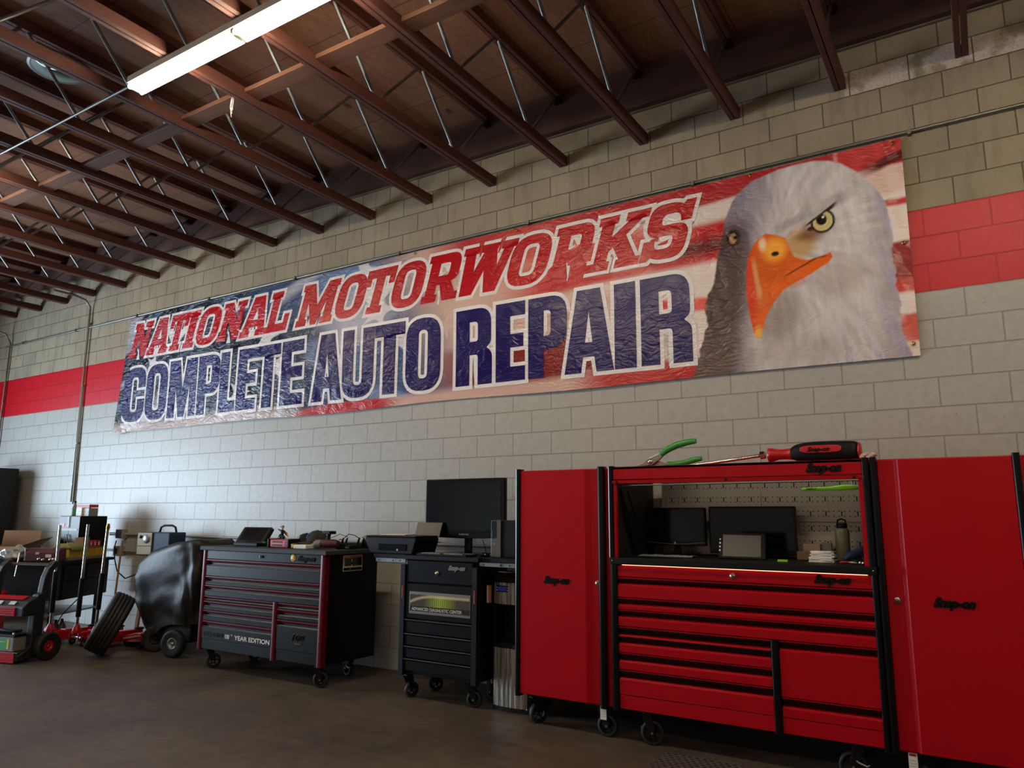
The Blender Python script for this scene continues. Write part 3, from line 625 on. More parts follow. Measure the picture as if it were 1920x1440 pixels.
def g1(c, w):
    H = H1; b = .065
    if c == 'N': return [[(0, 0), (.17, 0), (.17, b), (.13, b), (.13, .27), (w - .12, 0), (w - .03, 0), (w - .03, H - b), (w, H - b), (w, H), (w - .17, H), (w - .17, H - b), (w - .12, H - b), (w - .12, .22), (.16, H), (0, H), (0, H - b), (.035, H - b), (.035, b), (0, b)]]
    if c == 'A': return [[(0, 0), (.165, 0), (.165, b), (.135, b), (.155, .115), (w - .155, .115), (w - .14, b), (w - .17, b), (w - .17, 0), (w, 0), (w, b), (w - .03, b), (w - .135, H), (.135, H), (.03, b), (0, b)], [(.175, .19), (w - .175, .19), (w / 2, .36)]]
    if c == 'T': return [[(w / 2 - .10, 0), (w / 2 + .10, 0), (w / 2 + .10, b), (w / 2 + .058, b), (w / 2 + .058, H - .085), (w - .07, H - .085), (w - .07, H - .17), (w, H - .17), (w, H), (0, H), (0, H - .17), (.07, H - .17), (.07, H - .085), (w / 2 - .058, H - .085), (w / 2 - .058, b), (w / 2 - .10, b)]]
    if c == 'I': return [[(0, 0), (w, 0), (w, b), (w - .035, b), (w - .035, H - b), (w, H - b), (w, H), (0, H), (0, H - b), (.035, H - b), (.035, b), (0, b)]]
    if c == 'O': return [[(0, 0, .19), (w, 0, .19), (w, H, .19), (0, H, .19)], [(.125, .08, .07), (w - .125, .08, .07), (w - .125, H - .08, .07), (.125, H - .08, .07)]]
    if c == 'L': return [[(0, 0), (w, 0), (w, .19), (w - .075, .19), (w - .075, .085), (.15, .085), (.15, H - b), (.185, H - b), (.185, H), (0, H), (0, H - b), (.035, H - b), (.035, b), (0, b)]]
    if c == 'M': return [[(0, 0), (.16, 0), (.16, b), (.125, b), (.125, .29), (w / 2 - .04, 0), (w / 2 + .04, 0), (w - .145, .29), (w - .145, b), (w - .175, b), (w - .175, 0), (w, 0), (w, b), (w - .03, b), (w - .03, H - b), (w, H - b), (w, H), (w - .17, H), (w / 2, .20), (.17, H), (0, H), (0, H - b), (.03, H - b), (.03, b), (0, b)]]
    if c == 'R': return [[(0, 0), (.18, 0), (.18, b), (.148, b), (.148, .17), (.20, .17), (w - .15, 0), (w + .02, 0), (w + .02, b), (w - .02, b), (w - .10, .19), (w - .02, .22, .06), (w - .02, H, .13), (0, H), (0, H - b), (.035, H - b), (.035, b), (0, b)], [(.148, .25), (w - .135, .25, .03), (w - .135, H - .085, .04), (.148, H - .085)]]
    if c == 'W': return [[(.06, 0), (.20, 0), (w / 2 - .01, .24), (w / 2 + .05, 0), (w - .12, 0), (w - .02, H - b), (w + .02, H - b), (w + .02, H), (w - .15, H), (w - .15, H - b), (w - .12, H - b), (w - .165, .22), (w / 2 + .09, H - b), (w / 2 + .11, H), (w / 2 - .10, H), (w / 2 - .08, H - b), (w / 2 - .05, H - b), (.165, .2), (.14, H - b), (.17, H - b), (.17, H), (0, H), (0, H - b), (.03, H - b)]]
    if c == 'K': return [[(0, 0), (.18, 0), (.18, b), (.148, b), (.148, .16), (.19, .2), (w - .19, b), (w - .22, b), (w - .22, 0), (w, 0), (w, b), (w - .04, b), (.285, .285), (w - .06, H - b), (w, H - b), (w, H), (w - .21, H), (w - .21, H - b), (w - .17, H - b), (.148, .27), (.148, H - b), (.18, H - b), (.18, H), (0, H), (0, H - b), (.035, H - b), (.035, b), (0, b)]]
    if c == 'S': return [[(w, .31), (w, H), (w - .07, H), (w - .09, H - .03), (w - .16, H, .06), (0, H, .15), (0, .20, .12), (w - .115, .20, .05), (w - .115, .08, .06), (.10, .08, .06), (.09, .165), (0, .165), (0, 0), (.06, 0), (.085, .03), (.16, 0, .05), (w, 0, .15), (w, .285, .12), (.115, .285, .05), (.115, H - .085, .06), (w - .10, H - .085, .06), (w - .08, .31)]]
def lettering(name, rows, glyph, base, slant, m, out, col_off):
    """rows: (character, left, right) in banner metres; filled outline, grown by `out`"""
    cu = bpy.data.curves.new(name, 'CURVE'); cu.dimensions = '2D'; cu.fill_mode = 'BOTH'
    me_all = bmesh.new()
    for ch, x0, x1 in rows:
        cu = bpy.data.curves.new(name, 'CURVE'); cu.dimensions = '2D'; cu.fill_mode = 'FRONT'; cu.offset = out
        for pl in glyph(ch, x1 - x0):
            pts = rp(pl); pts = [(x0 + p[0] + slant * p[1], base + p[1]) for p in pts]
            sp = cu.splines.new('POLY'); sp.points.add(len(pts) - 1)
            for i, p in enumerate(pts): sp.points[i].co = (p[0], p[1], 0, 1)
            sp.use_cyclic_u = True
        ob = bpy.data.objects.new('tmp', cu); COL.objects.link(ob)
        dg = bpy.context.evaluated_depsgraph_get(); me = bpy.data.meshes.new_from_object(ob.evaluated_get(dg))
        me_all.from_mesh(me); bpy.data.objects.remove(ob); bpy.data.meshes.remove(me)
    bm = me_all
    for k in range(int(9.92 / 0.06)):
        if any(a - 0.3 < k * 0.06 < b + 0.5 for _, a, b in rows):
            bmesh.ops.bisect_plane(bm, geom=bm.verts[:] + bm.edges[:] + bm.faces[:], plane_co=(k * 0.06, 0, 0), plane_no=(1, 0, 0))
    for k in range(28):
        z = BZ0 + k * 0.06
        if base - 0.1 < z < base + 0.85: bmesh.ops.bisect_plane(bm, geom=bm.verts[:] + bm.edges[:] + bm.faces[:], plane_co=(0, z, 0), plane_no=(0, 1, 0))
    for v in bm.verts:
        s, t = v.co.x, v.co.y
        u = min(max(s / 9.92, 0), 1)
        v.co = (BX0 + s, -float(bwave(np.float64(s), np.float64(t))) - col_off - 0.05 * math.exp(-(s / 0.22) ** 2) * (1 - (t - BZ0) / (BZ1 - BZ0)) ** 2, t)
    bm.normal_update()
    for f in bm.faces:
        if f.normal.y > 0: f.normal_flip()
    me = bpy.data.meshes.new(name); bm.to_mesh(me); bm.free()
    k = NT('vinyl_' + name); k.b.inputs['Base Color'].default_value = m; vinyl(k); me.materials.append(k.m)
    o = bpy.data.objects.new(name, me); COL.objects.link(o); o.parent = BAN
    return o
row1 = [('N', .14, .56), ('A', .565, 1.02), ('T', 1.00, 1.38), ('I', 1.385, 1.60), ('O', 1.63, 2.06), ('N', 2.09, 2.52), ('A', 2.53, 2.99), ('L', 3.0, 3.38),
        ('M', 3.555, 4.13), ('O', 4.16, 4.57), ('T', 4.56, 4.97), ('O', 4.99, 5.40), ('R', 5.435, 5.86), ('W', 5.87, 6.47), ('O', 6.46, 6.89), ('R', 6.93, 7.34), ('K', 7.366, 7.84), ('S', 7.86, 8.24)]
row2 = [('C', .15, .62), ('O', .655, 1.115), ('M', 1.165, 1.745), ('P', 1.785, 2.215), ('L', 2.235, 2.54), ('E', 2.575, 2.915), ('T', 2.925, 3.325), ('E', 3.36, 3.725),
        ('A', 3.885, 4.345), ('U', 4.36, 4.81), ('T', 4.825, 5.235), ('O', 5.26, 5.70), ('R', 5.905, 6.325), ('E', 6.38, 6.70), ('P', 6.745, 7.14), ('A', 7.13, 7.60), ('I', 7.62, 7.81), ('R', 7.865, 8.30)]
for rows, glyph, base, sl, wcol, wo, o1, col, o2, words in (
        (row1, g1, 3.64, 0.30, 'd8d2d0', 0.040, 0.0022, 'ab0f1a', 0.0042, (('NATIONAL', 0, 8), ('MOTORWORKS', 8, 18))),
        (row2, g2, 2.73, 0.0, 'ddd8d6', 0.042, 0.0030, '190d50', 0.0052, (('COMPLETE', 0, 8), ('AUTO', 8, 12), ('REPAIR', 12, 18)))):
    kind_ = 'red slanted slab' if rows is row1 else 'dark blue block'
    for word, a_, b_ in words:
        lettering('white_outline', rows[a_:b_], glyph, base, sl, lin(wcol), wo, o1)['label'] = 'white outline around the word ' + word
        lettering('lettering', rows[a_:b_], glyph, base, sl, lin(col), 0.006, o2)['label'] = kind_ + ' letters reading ' + word
for (s_, t_) in ((0.16, 4.19), (1.2, 4.20), (2.6, 4.20), (4.0, 4.20), (5.35, 4.20), (6.6, 4.20), (7.6, 4.20), (8.84, 4.20), (9.87, 4.19), (9.88, 3.42), (9.885, 2.68)):
    MB().lathe([(0.006, 0), (0.014, 0), (0.014, 0.003), (0.006, 0.003), (0.006, 0)], (BX0 + s_, -0.040, t_), (0, 1, 0), n=14, cap=False).build('grommet', GOLD, BAN)

# ------------------------------------------------------------ casters
def caster(parent, x, y, top, ang=0.0, r=0.072, brake=True):
    """swivel caster; ang turns the wheel: 0 = rolling along x (wheel face towards the camera)"""
    T = Matrix.Translation((x, y, 0)) @ Matrix.Rotation(ang, 4, 'Z'); off = 0.035
    f = MB(T); f.tube((-off, 0, top - 0.022), (-off, 0, top), 0.03, n=14); f.box(-off - 0.045, -off + 0.045, -0.04, 0.04, top - 0.008, top)
    for s in (-1, 1):
        f.prism([(-off - 0.035, top - 0.02), (-off + 0.03, top - 0.02), (0.018, r + 0.02), (0.014, r - 0.014), (-0.014, r - 0.014), (-0.022, r + 0.01)], 'y', s * 0.027 - 0.003, s * 0.027 + 0.003)
    f.box(-off - 0.032, -off + 0.03, -0.03, 0.03, top - 0.028, top - 0.018)
    c = f.build('caster', BLKM, parent, bevel=0.002)
    w = MB(T); w.lathe([(r - 0.018, -0.018), (r - 0.004, -0.019), (r, -0.012), (r, 0.012), (r - 0.004, 0.019), (r - 0.018, 0.018), (r - 0.018, -0.018)], (0, 0, r), (0, 1, 0), n=32, cap=False)
    w.lathe([(0.004, -0.024), (0.017, -0.024), (0.019, -0.018), (0.019, 0.018), (0.017, 0.024), (0.004, 0.024)], (0, 0, r), (0, 1, 0), n=18, m=1)
    w.lathe([(r - 0.024, -0.010), (r - 0.017, -0.014), (r - 0.017, 0.014), (r - 0.024, 0.010), (r - 0.024, -0.010)], (0, 0, r), (0, 1, 0), n=32, m=1, cap=False)
    for k in range(5):
        a = k * 2 * math.pi / 5 + 0.3; ca, sa = math.cos(a), math.sin(a)
        w.tube((0.015 * ca, 0, r + 0.015 * sa), ((r - 0.018) * ca, 0, r + (r - 0.018) * sa), 0.0065, 0.0055, n=6, m=1)
    for s in (-1, 1): w.lathe([(0.001, 0), (0.008, 0), (0.007, 0.005)], (0, s * 0.031, r), (0, s, 0), n=10, m=2)
    w.build('wheel', [RUB, BLKM, ALU], c)
    if brake:
        b = MB(T); b.path([(0.02, 0.0, r + 0.055), (-0.03, 0.034, r + 0.028), (-0.07, 0.036, r + 0.012), (-0.085, 0.03, r + 0.02)], [0.004, 0.006, 0.007, 0.006], n=6)
        b.build('brake_lever', ALU, c)
    return c
def screw(mb, x, y, z, r=0.005, m=0): mb.lathe([(0.0005, -0.003), (r, -0.002), (r, 0.002)], (x, y, z), (0, 1, 0), n=8, m=m)
def round_post(mb, x0, x1, y, z0, z1, d=0.03, m=0):
    """rounded vertical corner trim with a shallow groove down the front"""
    w = x1 - x0; pl = [(x0, y + d)]
    for k in range(9):
        a = math.pi * k / 8; xx = (x0 + x1) / 2 - w / 2 * math.cos(a); yy = y - 0.012 * math.sin(a)
        pl.append((xx, yy))
    pl.append((x1, y + d)); return mb.prism(pl, 'z', z0, z1, m)
def lock(parent, x, y, z):
    l = MB().lathe([(0.0005, 0), (0.016, 0), (0.019, 0.006), (0.019, 0.012)], (x, y - 0.010, z), (0, 1, 0), n=20)
    l.lathe([(0.0005, 0), (0.009, 0), (0.009, 0.004)], (x, y - 0.0125, z), (0, 1, 0), n=14, m=1); l.box(x - 0.0012, x + 0.0012, y - 0.0135, y - 0.012, z - 0.006, z + 0.006, 2)
    l.build('lock', [STEEL, GOLD, BLKM], parent)

YF0 = -0.95
# ------------------------------------------------------------ red side lockers
def locker(x0, x1, post_l, post_r, mirror, label, lockx, lg, casters, tagx):
    """red full-height locker with a stepped door between black corner posts"""
    t = thing('tool_locker', ((x0 + x1) / 2, -0.57, 0), label, 'locker')
    b = MB(); b.box(x0 + 0.005, x1 - 0.002, YF0 + 0.03, -0.19, 0.205, 1.822)
    b.build('body', REDP, t, bevel=0.006)
    for (a, c) in (post_l, post_r):
        p = MB(); round_post(p, a, c, YF0, 0.195, 1.832, 0.05); p.build('corner_post', BLKG, t)
    d0, d1 = post_l[1] + 0.001, post_r[0] - 0.001; s = 0.022
    if not mirror: prof = [(d0, YF0 + 0.028), (d0, YF0), (-2.249, YF0), (-2.209, YF0 + s), (d1, YF0 + s), (d1, YF0 + 0.028)]
    else: prof = [(d0, YF0 + 0.028), (d0, YF0 + s), (-0.239, YF0 + s), (-0.218, YF0), (d1, YF0), (d1, YF0 + 0.028)]
    dm = MB().prism(prof, 'z', 0.214, 1.817); d = dm.build('door', REDP, t, bevel=0.003)
    logo(d, lg[0], lg[1], YF0 - 0.002, lg[2], 0.05)
    lock(d, lockx, YF0 + s, 1.018)
    for (cx, cy, ca) in casters: caster(t, cx, cy, 0.205, ca, brake=True)
    g = MB().box(tagx, tagx + 0.045, YF0 + 0.035, YF0 + 0.0365, 0.115, 0.205).build('paper_tag', WHITE, t)
    MB().box(tagx + 0.006, tagx + 0.039, YF0 + 0.0342, YF0 + 0.035, 0.188, 0.202).box(tagx + 0.008, tagx + 0.037, YF0 + 0.0342, YF0 + 0.035, 0.135, 0.137, 1).box(tagx + 0.008, tagx + 0.037, YF0 + 0.0342, YF0 + 0.035, 0.150, 0.152, 1).box(tagx + 0.008, tagx + 0.037, YF0 + 0.0342, YF0 + 0.035, 0.165, 0.167, 1).build('print', [REDL, GREY], g)
    return t
locker(-2.836, -2.062, (-2.834, -2.791), (-2.145, -2.096), False, 'tall narrow red locker on casters, left of the open hutch', -2.163, (-2.587, -2.342, 1.003),
       ((-2.70, -0.84, R(62)), (-2.13, -0.87, R(4)), (-2.72, -0.30, R(15)), (-2.2, -0.30, R(-20))), -2.165)
locker(-0.368, 0.40, (-0.366, -0.330), (0.338, 0.374), True, 'tall wide red locker at the right, standing right of the open hutch', -0.278, (-0.099, 0.137, 1.0),
       ((-0.235, -0.86, R(5)), (0.29, -0.86, R(40)), (-0.2, -0.30, R(15)), (0.3, -0.30, R(-20))), -0.29)

# ------------------------------------------------------------ red roll cab with drawers
t = thing('tool_chest', (-1.2, -0.57, 0), 'wide red tool chest with black drawer bars on casters below the hutch', 'tool chest')
X0, X1 = -2.054, -0.369
MB().box(X0 + 0.004, X1 - 0.004, YF0 + 0.03, -0.19, 0.213, 1.155).build('body', REDP, t, bevel=0.004)
for a, c in ((-2.054, -2.0015), (-0.402, -0.3685)):
    p = MB(); round_post(p, a, c, YF0, 0.20, 1.155, 0.05); p.build('corner_post', BLKG, t)
p = MB(); round_post(p, -0.991, -0.944, YF0 - 0.002, 0.205, 0.744, 0.05); p.build('centre_post', BLKG, t)
a0, a1 = -2.0, -0.4
MB().box(a0, a1, YF0, YF0 + 0.03, 1.074, 1.152).build('top_panel', REDP, t, bevel=0.003)
MB().box(a0, a1, YF0 + 0.004, YF0 + 0.03, 0.214, 0.302).build('base_panel', REDP, t, bevel=0.002)
def drawer(parent, x0, x1, lip, b1, b0, f1, f0, y=YF0, fm=None, hm=None, lm=None, edge=None):
    """face f1..f0 (top, bottom), bar b1..b0, a thin lip above the bar"""
    fm = fm or REDP; hm = hm or BLKG
    pf = [(y + 0.028, f0), (y, f0 + 0.001), (y - 0.001, f1 - 0.012), (y + 0.012, f1), (y + 0.028, f1)]
    m = MB().prism(pf, 'x', x0, x1)
    if edge: m.prism([(y - 0.0015, f1 - 0.013), (y + 0.0115, f1 + 0.0006), (y + 0.013, f1 + 0.0006), (y + 0.0005, f1 - 0.0135)], 'x', x0, x1, 1)
    if lip: m.box(x0, x1, y + 0.001, y + 0.028, b1 + 0.001, lip, 0)
    d = m.build('drawer', [fm, edge or fm], parent)
    h = MB(); hh = b1 - b0
    h.prism([(y + 0.027, b0), (y + 0.016, b0), (y + 0.008, b0 + hh * 0.35), (y - 0.002, b0 + hh * 0.72), (y - 0.002, b1 - 0.003), (y + 0.003, b1), (y + 0.027, b1)], 'x', x0 + 0.001, x1 - 0.001)
    h.build('drawer_handle', hm, d); return d
for row in ((1.068, 1.061, 1.032, 1.026, 0.938), (0.932, 0.926, 0.897, 0.890, 0.857), (0.853, 0.847, 0.816, 0.808, 0.748)):
    drawer(t, a0, a1, *row)
for row in ((0.742, 0.735, 0.697, 0.690, 0.682), (0, 0.678, 0.642, 0.636, 0.577), (0.572, 0.566, 0.530, 0.524, 0.468), (0.462, 0.456, 0.417, 0.411, 0.306)):
    drawer(t, a0, -0.993, *row)
for row in ((0.742, 0.736, 0.703, 0.696, 0.421), (0.416, 0.410, 0.374, 0.366, 0.306)):
    drawer(t, -0.942, a1, *row)
lock(t, -1.205, YF0, 1.112); logo(t, -0.717, -0.479, YF0 - 0.003, 1.097, 0.048)
wt = MB().box(-2.045, -0.3685, YF0 - 0.032, -0.17, 1.156, 1.201).build('worktop', BLKM, t, bevel=0.004)
m = MB()
for x in (-2.025, -0.385): screw(m, x, YF0 - 0.033, 1.18)
m.build('screw', STEEL, wt)
text('worktop_mark', 'Snap-on', DARKIN, wt, (-1.93, YF0 - 0.033, 1.168), 0.028, shear=0.4)
MB().box(-1.96, -0.42, YF0 - 0.012, YF0 - 0.004, 1.1515, 1.1555).build('light_strip', LEDM, t)
for cx, cy, ca in ((-1.80, -0.88, R(12)), (-0.58, -0.88, R(188)), (-1.85, -0.3, R(30)), (-0.6, -0.3, R(10))): caster(t, cx, cy, 0.213, ca, r=0.078)

# ------------------------------------------------------------ hutch
t = thing('hutch', (-1.2, -0.57, 1.2), 'red top hutch with raised lid and lit workbench opening on the chest', 'hutch')
ZH = 1.2015
for a, c in ((-2.061, -2.025), (-0.409, -0.371)):
    p = MB(); round_post(p, a, c, YF0, ZH, 1.832, 0.05); p.build('corner_post', BLKG, t)
MB().box(-2.024, -0.41, YF0 + 0.002, YF0 + 0.05, 1.737, 1.826).box(-2.024, -0.41, YF0 + 0.002, -0.17, 1.806, 1.826).build('lid', REDP, t, bevel=0.003)
m = MB().prism([(YF0 - 0.006, 1.729), (YF0 + 0.02, 1.735), (YF0 + 0.045, 1.735), (YF0 + 0.03, 1.708), (YF0 - 0.004, 1.710)], 'x', -2.028, -0.408)
lp = m.build('lid_lip', REDP, t)
m = MB()
for x in (-1.995, -1.22, -0.455): screw(m, x, YF0 - 0.007, 1.72, 0.009)
m.build('bumper', BLKM, lp)
logo(t, -0.725, -0.486, YF0 - 0.001, 1.757, 0.052)
for x0, x1 in ((-2.024, -1.99), (-0.436, -0.41)):
    MB().box(x0 + 0.002, x1 - 0.012 if x0 < -1 else x1, YF0 + 0.005, YF0 + 0.03, ZH, 1.709).build('door_frame', REDP, t)
MB().box(-2.055, -2.035, YF0 + 0.051, -0.17, ZH, 1.805).build('side_panel', DARKIN, t)
MB().box(-0.392, -0.372, YF0 + 0.051, -0.17, ZH, 1.805).build('side_panel', DARKIN, t)
MB().box(-2.034, -0.393, YF0 + 0.06, -0.18, 1.785, 1.803).build('roof_panel', DARKIN, t)
MB().tube((-2.0, YF0 + 0.07, 1.695), (-0.43, YF0 + 0.07, 1.703), 0.004, n=6).build('rod', STEEL, t)
m = MB().path([(-2.022, -0.83, 1.68), (-2.012, -0.74, 1.50), (-2.015, -0.60, 1.22)], 0.012, n=8); m.path([(-2.012, -0.72, 1.66), (-2.005, -0.62, 1.5), (-2.008, -0.50, 1.3)], 0.007, n=8)
m.obox((-2.014, -0.745, 1.50), (0.02, 0.05, 0.05)); m.build('lid_strut', BLKM, t)
m = MB().path([(-0.41, -0.83, 1.66), (-0.405, -0.70, 1.46), (-0.41, -0.62, 1.3)], 0.012, n=8); m.obox((-0.408, -0.70, 1.46), (0.02, 0.05, 0.09)); m.build('lid_strut', BLKM, t)
def pegboard():
    k = NT('pegboard_steel'); sp = k.n('ShaderNodeSeparateXYZ'); k.t.links.new(k.tc.outputs['Object'], sp.inputs[0])
    def md(a, per, off=0.0): return k.math('SUBTRACT', k.math('MULTIPLY', k.math('FRACT', k.math('ADD', k.math('DIVIDE', a, per), off)), per), per / 2)
    px, pz = md(sp.outputs['X'], 0.034), md(sp.outputs['Z'], 0.034)
    dot = k.math('LESS_THAN', k.math('SQRT', k.math('ADD', k.math('MULTIPLY', px, px), k.math('MULTIPLY', pz, pz))), 0.0042)
    row = k.math('LESS_THAN', k.math('ABSOLUTE', md(sp.outputs['Z'], 0.102, 0.5)), 0.036)
    sx, sz = md(sp.outputs['X'], 0.102, 0.17), md(sp.outputs['Z'], 0.102, 0.5)
    slot = k.math('MULTIPLY', k.math('LESS_THAN', k.math('ABSOLUTE', sx), 0.0042), k.math('LESS_THAN', k.math('ABSOLUTE', sz), 0.017))
    h = k.math('MAXIMUM', k.math('MULTIPLY', dot, row), slot)
    k.put(k.b.inputs['Base Color'], k.mix(h, lin('b3aa9a'), lin('15110f')))
    k.put(k.b.inputs['Metallic'], k.math('MULTIPLY', k.math('SUBTRACT', 1.0, h), 0.35)); k.b.inputs['Roughness'].default_value = 0.38
    k.put(k.b.inputs['Normal'], k.bump(k.math('MULTIPLY', h, -1.0), 0.6, 0.003)); return k.m
PEG = pegboard()
for x0, x1 in ((-1.96, -1.20), (-1.196, -0.40)):
    MB().box(x0, x1, -0.176, -0.172, 1.45, 1.775).box(x0, x1, -0.176, -0.172, 1.205, 1.446).build('pegboard', PEG, t)
l = bpy.data.lights.new('hutch_lamp', 'AREA'); l.shape = 'RECTANGLE'; l.size = 1.5; l.size_y = 0.03; l.energy = 0.35; l.color = (1, 0.85, 0.72)
o = bpy.data.objects.new('hutch_lamp', l); COL.objects.link(o); o.parent = t; o.location = (0, -0.28, 0.57); o.rotation_euler = (R(35), 0, 0)

# things inside the hutch, standing on the worktop (z = 1.2015)
ZT = 1.2015
def monitor(x0, x1, y, z0, z1, label, name='monitor', arc=False, zt=ZT):
    cx = (x0 + x1) / 2
    t = thing(name, (cx, y, zt), label, 'monitor')
    MB().box(x0, x1, y, y + 0.045, z0, z1).build('casing', BLKG, t, bevel=0.006)
    MB().box(x0 + 0.016, x1 - 0.016, y - 0.001, y + 0.002, z0 + 0.035, z1 - 0.018).build('screen', SCREEN, t)
    if arc:
        MB().path([(x0 + 0.006, y - 0.003, z0 + 0.026), (cx - 0.1, y - 0.003, z0 + 0.013), (cx, y - 0.003, z0 + 0.009), (cx + 0.1, y - 0.003, z0 + 0.013), (x1 - 0.006, y - 0.003, z0 + 0.026)], 0.0022, n=6).build('trim_line', STEEL, t)
        MB().lathe([(0.006, 0), (0.010, 0), (0.010, 0.002), (0.006, 0.002)], (cx, y - 0.005, z0 + 0.016), (0, 1, 0), n=14).build('badge', STEEL, t)
    MB().box(cx - 0.025, cx + 0.025, y + 0.045, y + 0.065, zt + 0.01, z0 + 0.12).build('neck', BLKM, t, bevel=0.004)
    MB().lathe([(0.001, 0), (0.11, 0), (0.11, 0.006), (0.03, 0.014)], (cx, y + 0.03, zt), n=28).build('foot', BLKM, t)
    return t
monitor(-2.005, -1.545, -0.42, 1.272, 1.548, 'small black monitor at the left inside the hutch', arc=True)
monitor(-1.535, -0.925, -0.36, 1.225, 1.556, 'larger black monitor behind the tablet in the hutch')
t = thing('tablet', (-1.2, -0.72, ZT), 'rugged dark grey tablet propped up on the hutch worktop', 'tablet')
T = Matrix.Translation((-1.215, -0.70, ZT + 0.002)) @ Matrix.Rotation(R(-14), 4, 'X') @ Matrix.Rotation(R(2), 4, 'Z')
MB(T).box(-0.155, 0.155, 0, 0.028, 0, 0.178).build('casing', BLKM, t, bevel=0.008)
MB(T).box(-0.125, 0.125, -0.0015, 0.001, 0.018, 0.162).build('screen', SCRMAT, t)
m = MB(T)
for z in (0.05, 0.075, 0.10, 0.125): m.box(-0.150, -0.140, -0.0015, 0.001, z, z + 0.012)
m.build('button', WHITE, t)
MB(T).box(-0.01, 0.01, 0.028, 0.034, 0.02, 0.05).build('stand_clip', BLKM, t)
t = thing('water_bottle', (-0.62, -0.42, ZT), 'tall olive metal bottle with black lid, right inside the hutch', 'bottle')
MB().lathe([(0.001, 0), (0.041, 0), (0.044, 0.006), (0.044, 0.19), (0.040, 0.205), (0.030, 0.212)], (-0.625, -0.42, ZT), n=28).build('body', OLIVE, t)
MB().lathe([(0.03, 0.208), (0.034, 0.212), (0.034, 0.238), (0.028, 0.243), (0.001, 0.243)], (-0.625, -0.42, ZT), n=24).build('lid', BLKM, t)
m = MB().path([(-0.65, -0.42, ZT + 0.236), (-0.648, -0.42, ZT + 0.262), (-0.625, -0.42, ZT + 0.27), (-0.602, -0.42, ZT + 0.262), (-0.600, -0.42, ZT + 0.236)], 0.006, n=8); m.build('carry_loop', BLKM, t)
rn = random.Random(3)
for k in range(11):
    z = ZT + 0.0005 + k * 0.0062; dx = rn.uniform(-0.008, 0.008); w = 0.075 - 0.001 * k
    m = MB(Matrix.Translation((-0.715 + dx, -0.64, 0)) @ Matrix.Rotation(rn.uniform(-0.2, 0.2), 4, 'Z')).box(-w, w, -0.05, 0.05, z, z + 0.0056)
    o = m.build('booklet', WHITE); tag(o, 'white booklet in the loose stack beside the olive bottle', 'booklet', 'stack of white booklets in the hutch')
def cloth(name, c, r, m, label, cat, seed=0, cut=0.0, jit=0.9, n=28, k=18):
    mb = MB().ell(c, r, n=n, k=k, jit=jit, seed=seed, cut=cut); o = mb.build(name, m); return tag(o, label, cat)
m = MB(); rs = random.Random(9)
for i in range(5):
    pts = [(-0.60 + 0.035 * i + 0.02 * rs.random(), -0.66 + 0.03 * i, ZT + 0.02), (-0.55 + 0.03 * i, -0.62 + 0.02 * i, ZT + 0.05 + 0.012 * i), (-0.495 + 0.014 * i, -0.60, ZT + 0.065 + 0.014 * i), (-0.46, -0.59 + 0.02 * i, ZT + 0.045 + 0.02 * i)]
    m.path(pts, [0.012, 0.024, 0.026, 0.016], n=10)
tag(m.build('cloth', DENIM), 'crumpled dark blue cloth at the right end of the worktop', 'cloth')
m = MB().box(-0.96, -0.90, -0.80, -0.77, ZT, ZT + 0.014); o = m.build('marker_box', [LIME], bevel=0.002); tag(o, 'tiny green and white box in front of the big monitor', 'box')
t = thing('zip_bag', (-1.75, -0.70, ZT), 'flat clear plastic bag of leaflets in front of the small monitor', 'bag')
m = MB(); vs = []; 
for j in range(7):
    for i in range(17):
        vs.append((-1.93 + i * 0.024, -0.76 + j * 0.03, ZT + 0.003 + 0.014 * abs(math.sin(i * 1.3 + j)) * (1 - abs(j - 3) / 4) + 0.006 * noise.noise(Vector((i, j, 3)))))
m.add(vs, [(j * 17 + i, j * 17 + i + 1, (j + 1) * 17 + i + 1, (j + 1) * 17 + i) for j in range(6) for i in range(16)], smooth=True)
m.build('film', FOIL, t); MB().box(-1.88, -1.62, -0.73, -0.62, ZT, ZT + 0.003).build('leaflet', PCG, t)
o = MB().box(-0.90, -0.79, -0.30, -0.24, ZT, ZT + 0.10).build('carton', CARDIN, bevel=0.002); tag(o, 'pale small carton against the pegboard behind the booklets', 'box')
o = MB().box(-0.91, -0.76, -0.46, -0.36, ZT, ZT + 0.055).build('carton', CARD, bevel=0.002); tag(o, 'low brown carton left of the booklet stack', 'box')
o = MB().box(-0.78, -0.72, -0.28, -0.24, ZT, ZT + 0.11).build('carton', GREY, bevel=0.002); tag(o, 'grey upright box leaning by the pegboard beside the pale carton', 'box')
o = MB().path([(-0.79, -0.33, ZT + 0.012), (-0.74, -0.34, ZT + 0.02), (-0.69, -0.33, ZT + 0.07), (-0.67, -0.27, ZT + 0.09)], 0.004, n=6).build('cable', BLKM); tag(o, 'black cable behind the olive bottle', 'cable')
t = thing('pliers', (-0.55, -0.74, ZT), 'small red handled pliers beside the blue cloth', 'pliers')
m = MB().path([(-0.60, -0.74, ZT + 0.008), (-0.57, -0.745, ZT + 0.01), (-0.545, -0.735, ZT + 0.008)], 0.006, n=8); m.build('handle', REDPL, t)
MB().path([(-0.545, -0.735, ZT + 0.008), (-0.52, -0.74, ZT + 0.007), (-0.50, -0.75, ZT + 0.006)], [0.008, 0.007, 0.003], n=8).build('jaw', STEEL, t)
for i, (dx, dy) in enumerate(((-0.46, -0.78), (-0.435, -0.76), (-0.45, -0.73), (-0.48, -0.765))):
    o = MB().lathe([(0.006, 0), (0.012, 0), (0.012, 0.016), (0.006, 0.016), (0.006, 0)], (dx, dy, ZT + 0.0005), n=12, cap=False).build('socket', CHROME); tag(o, 'little chrome socket loose at the right end of the worktop', 'socket', 'loose sockets on the worktop')
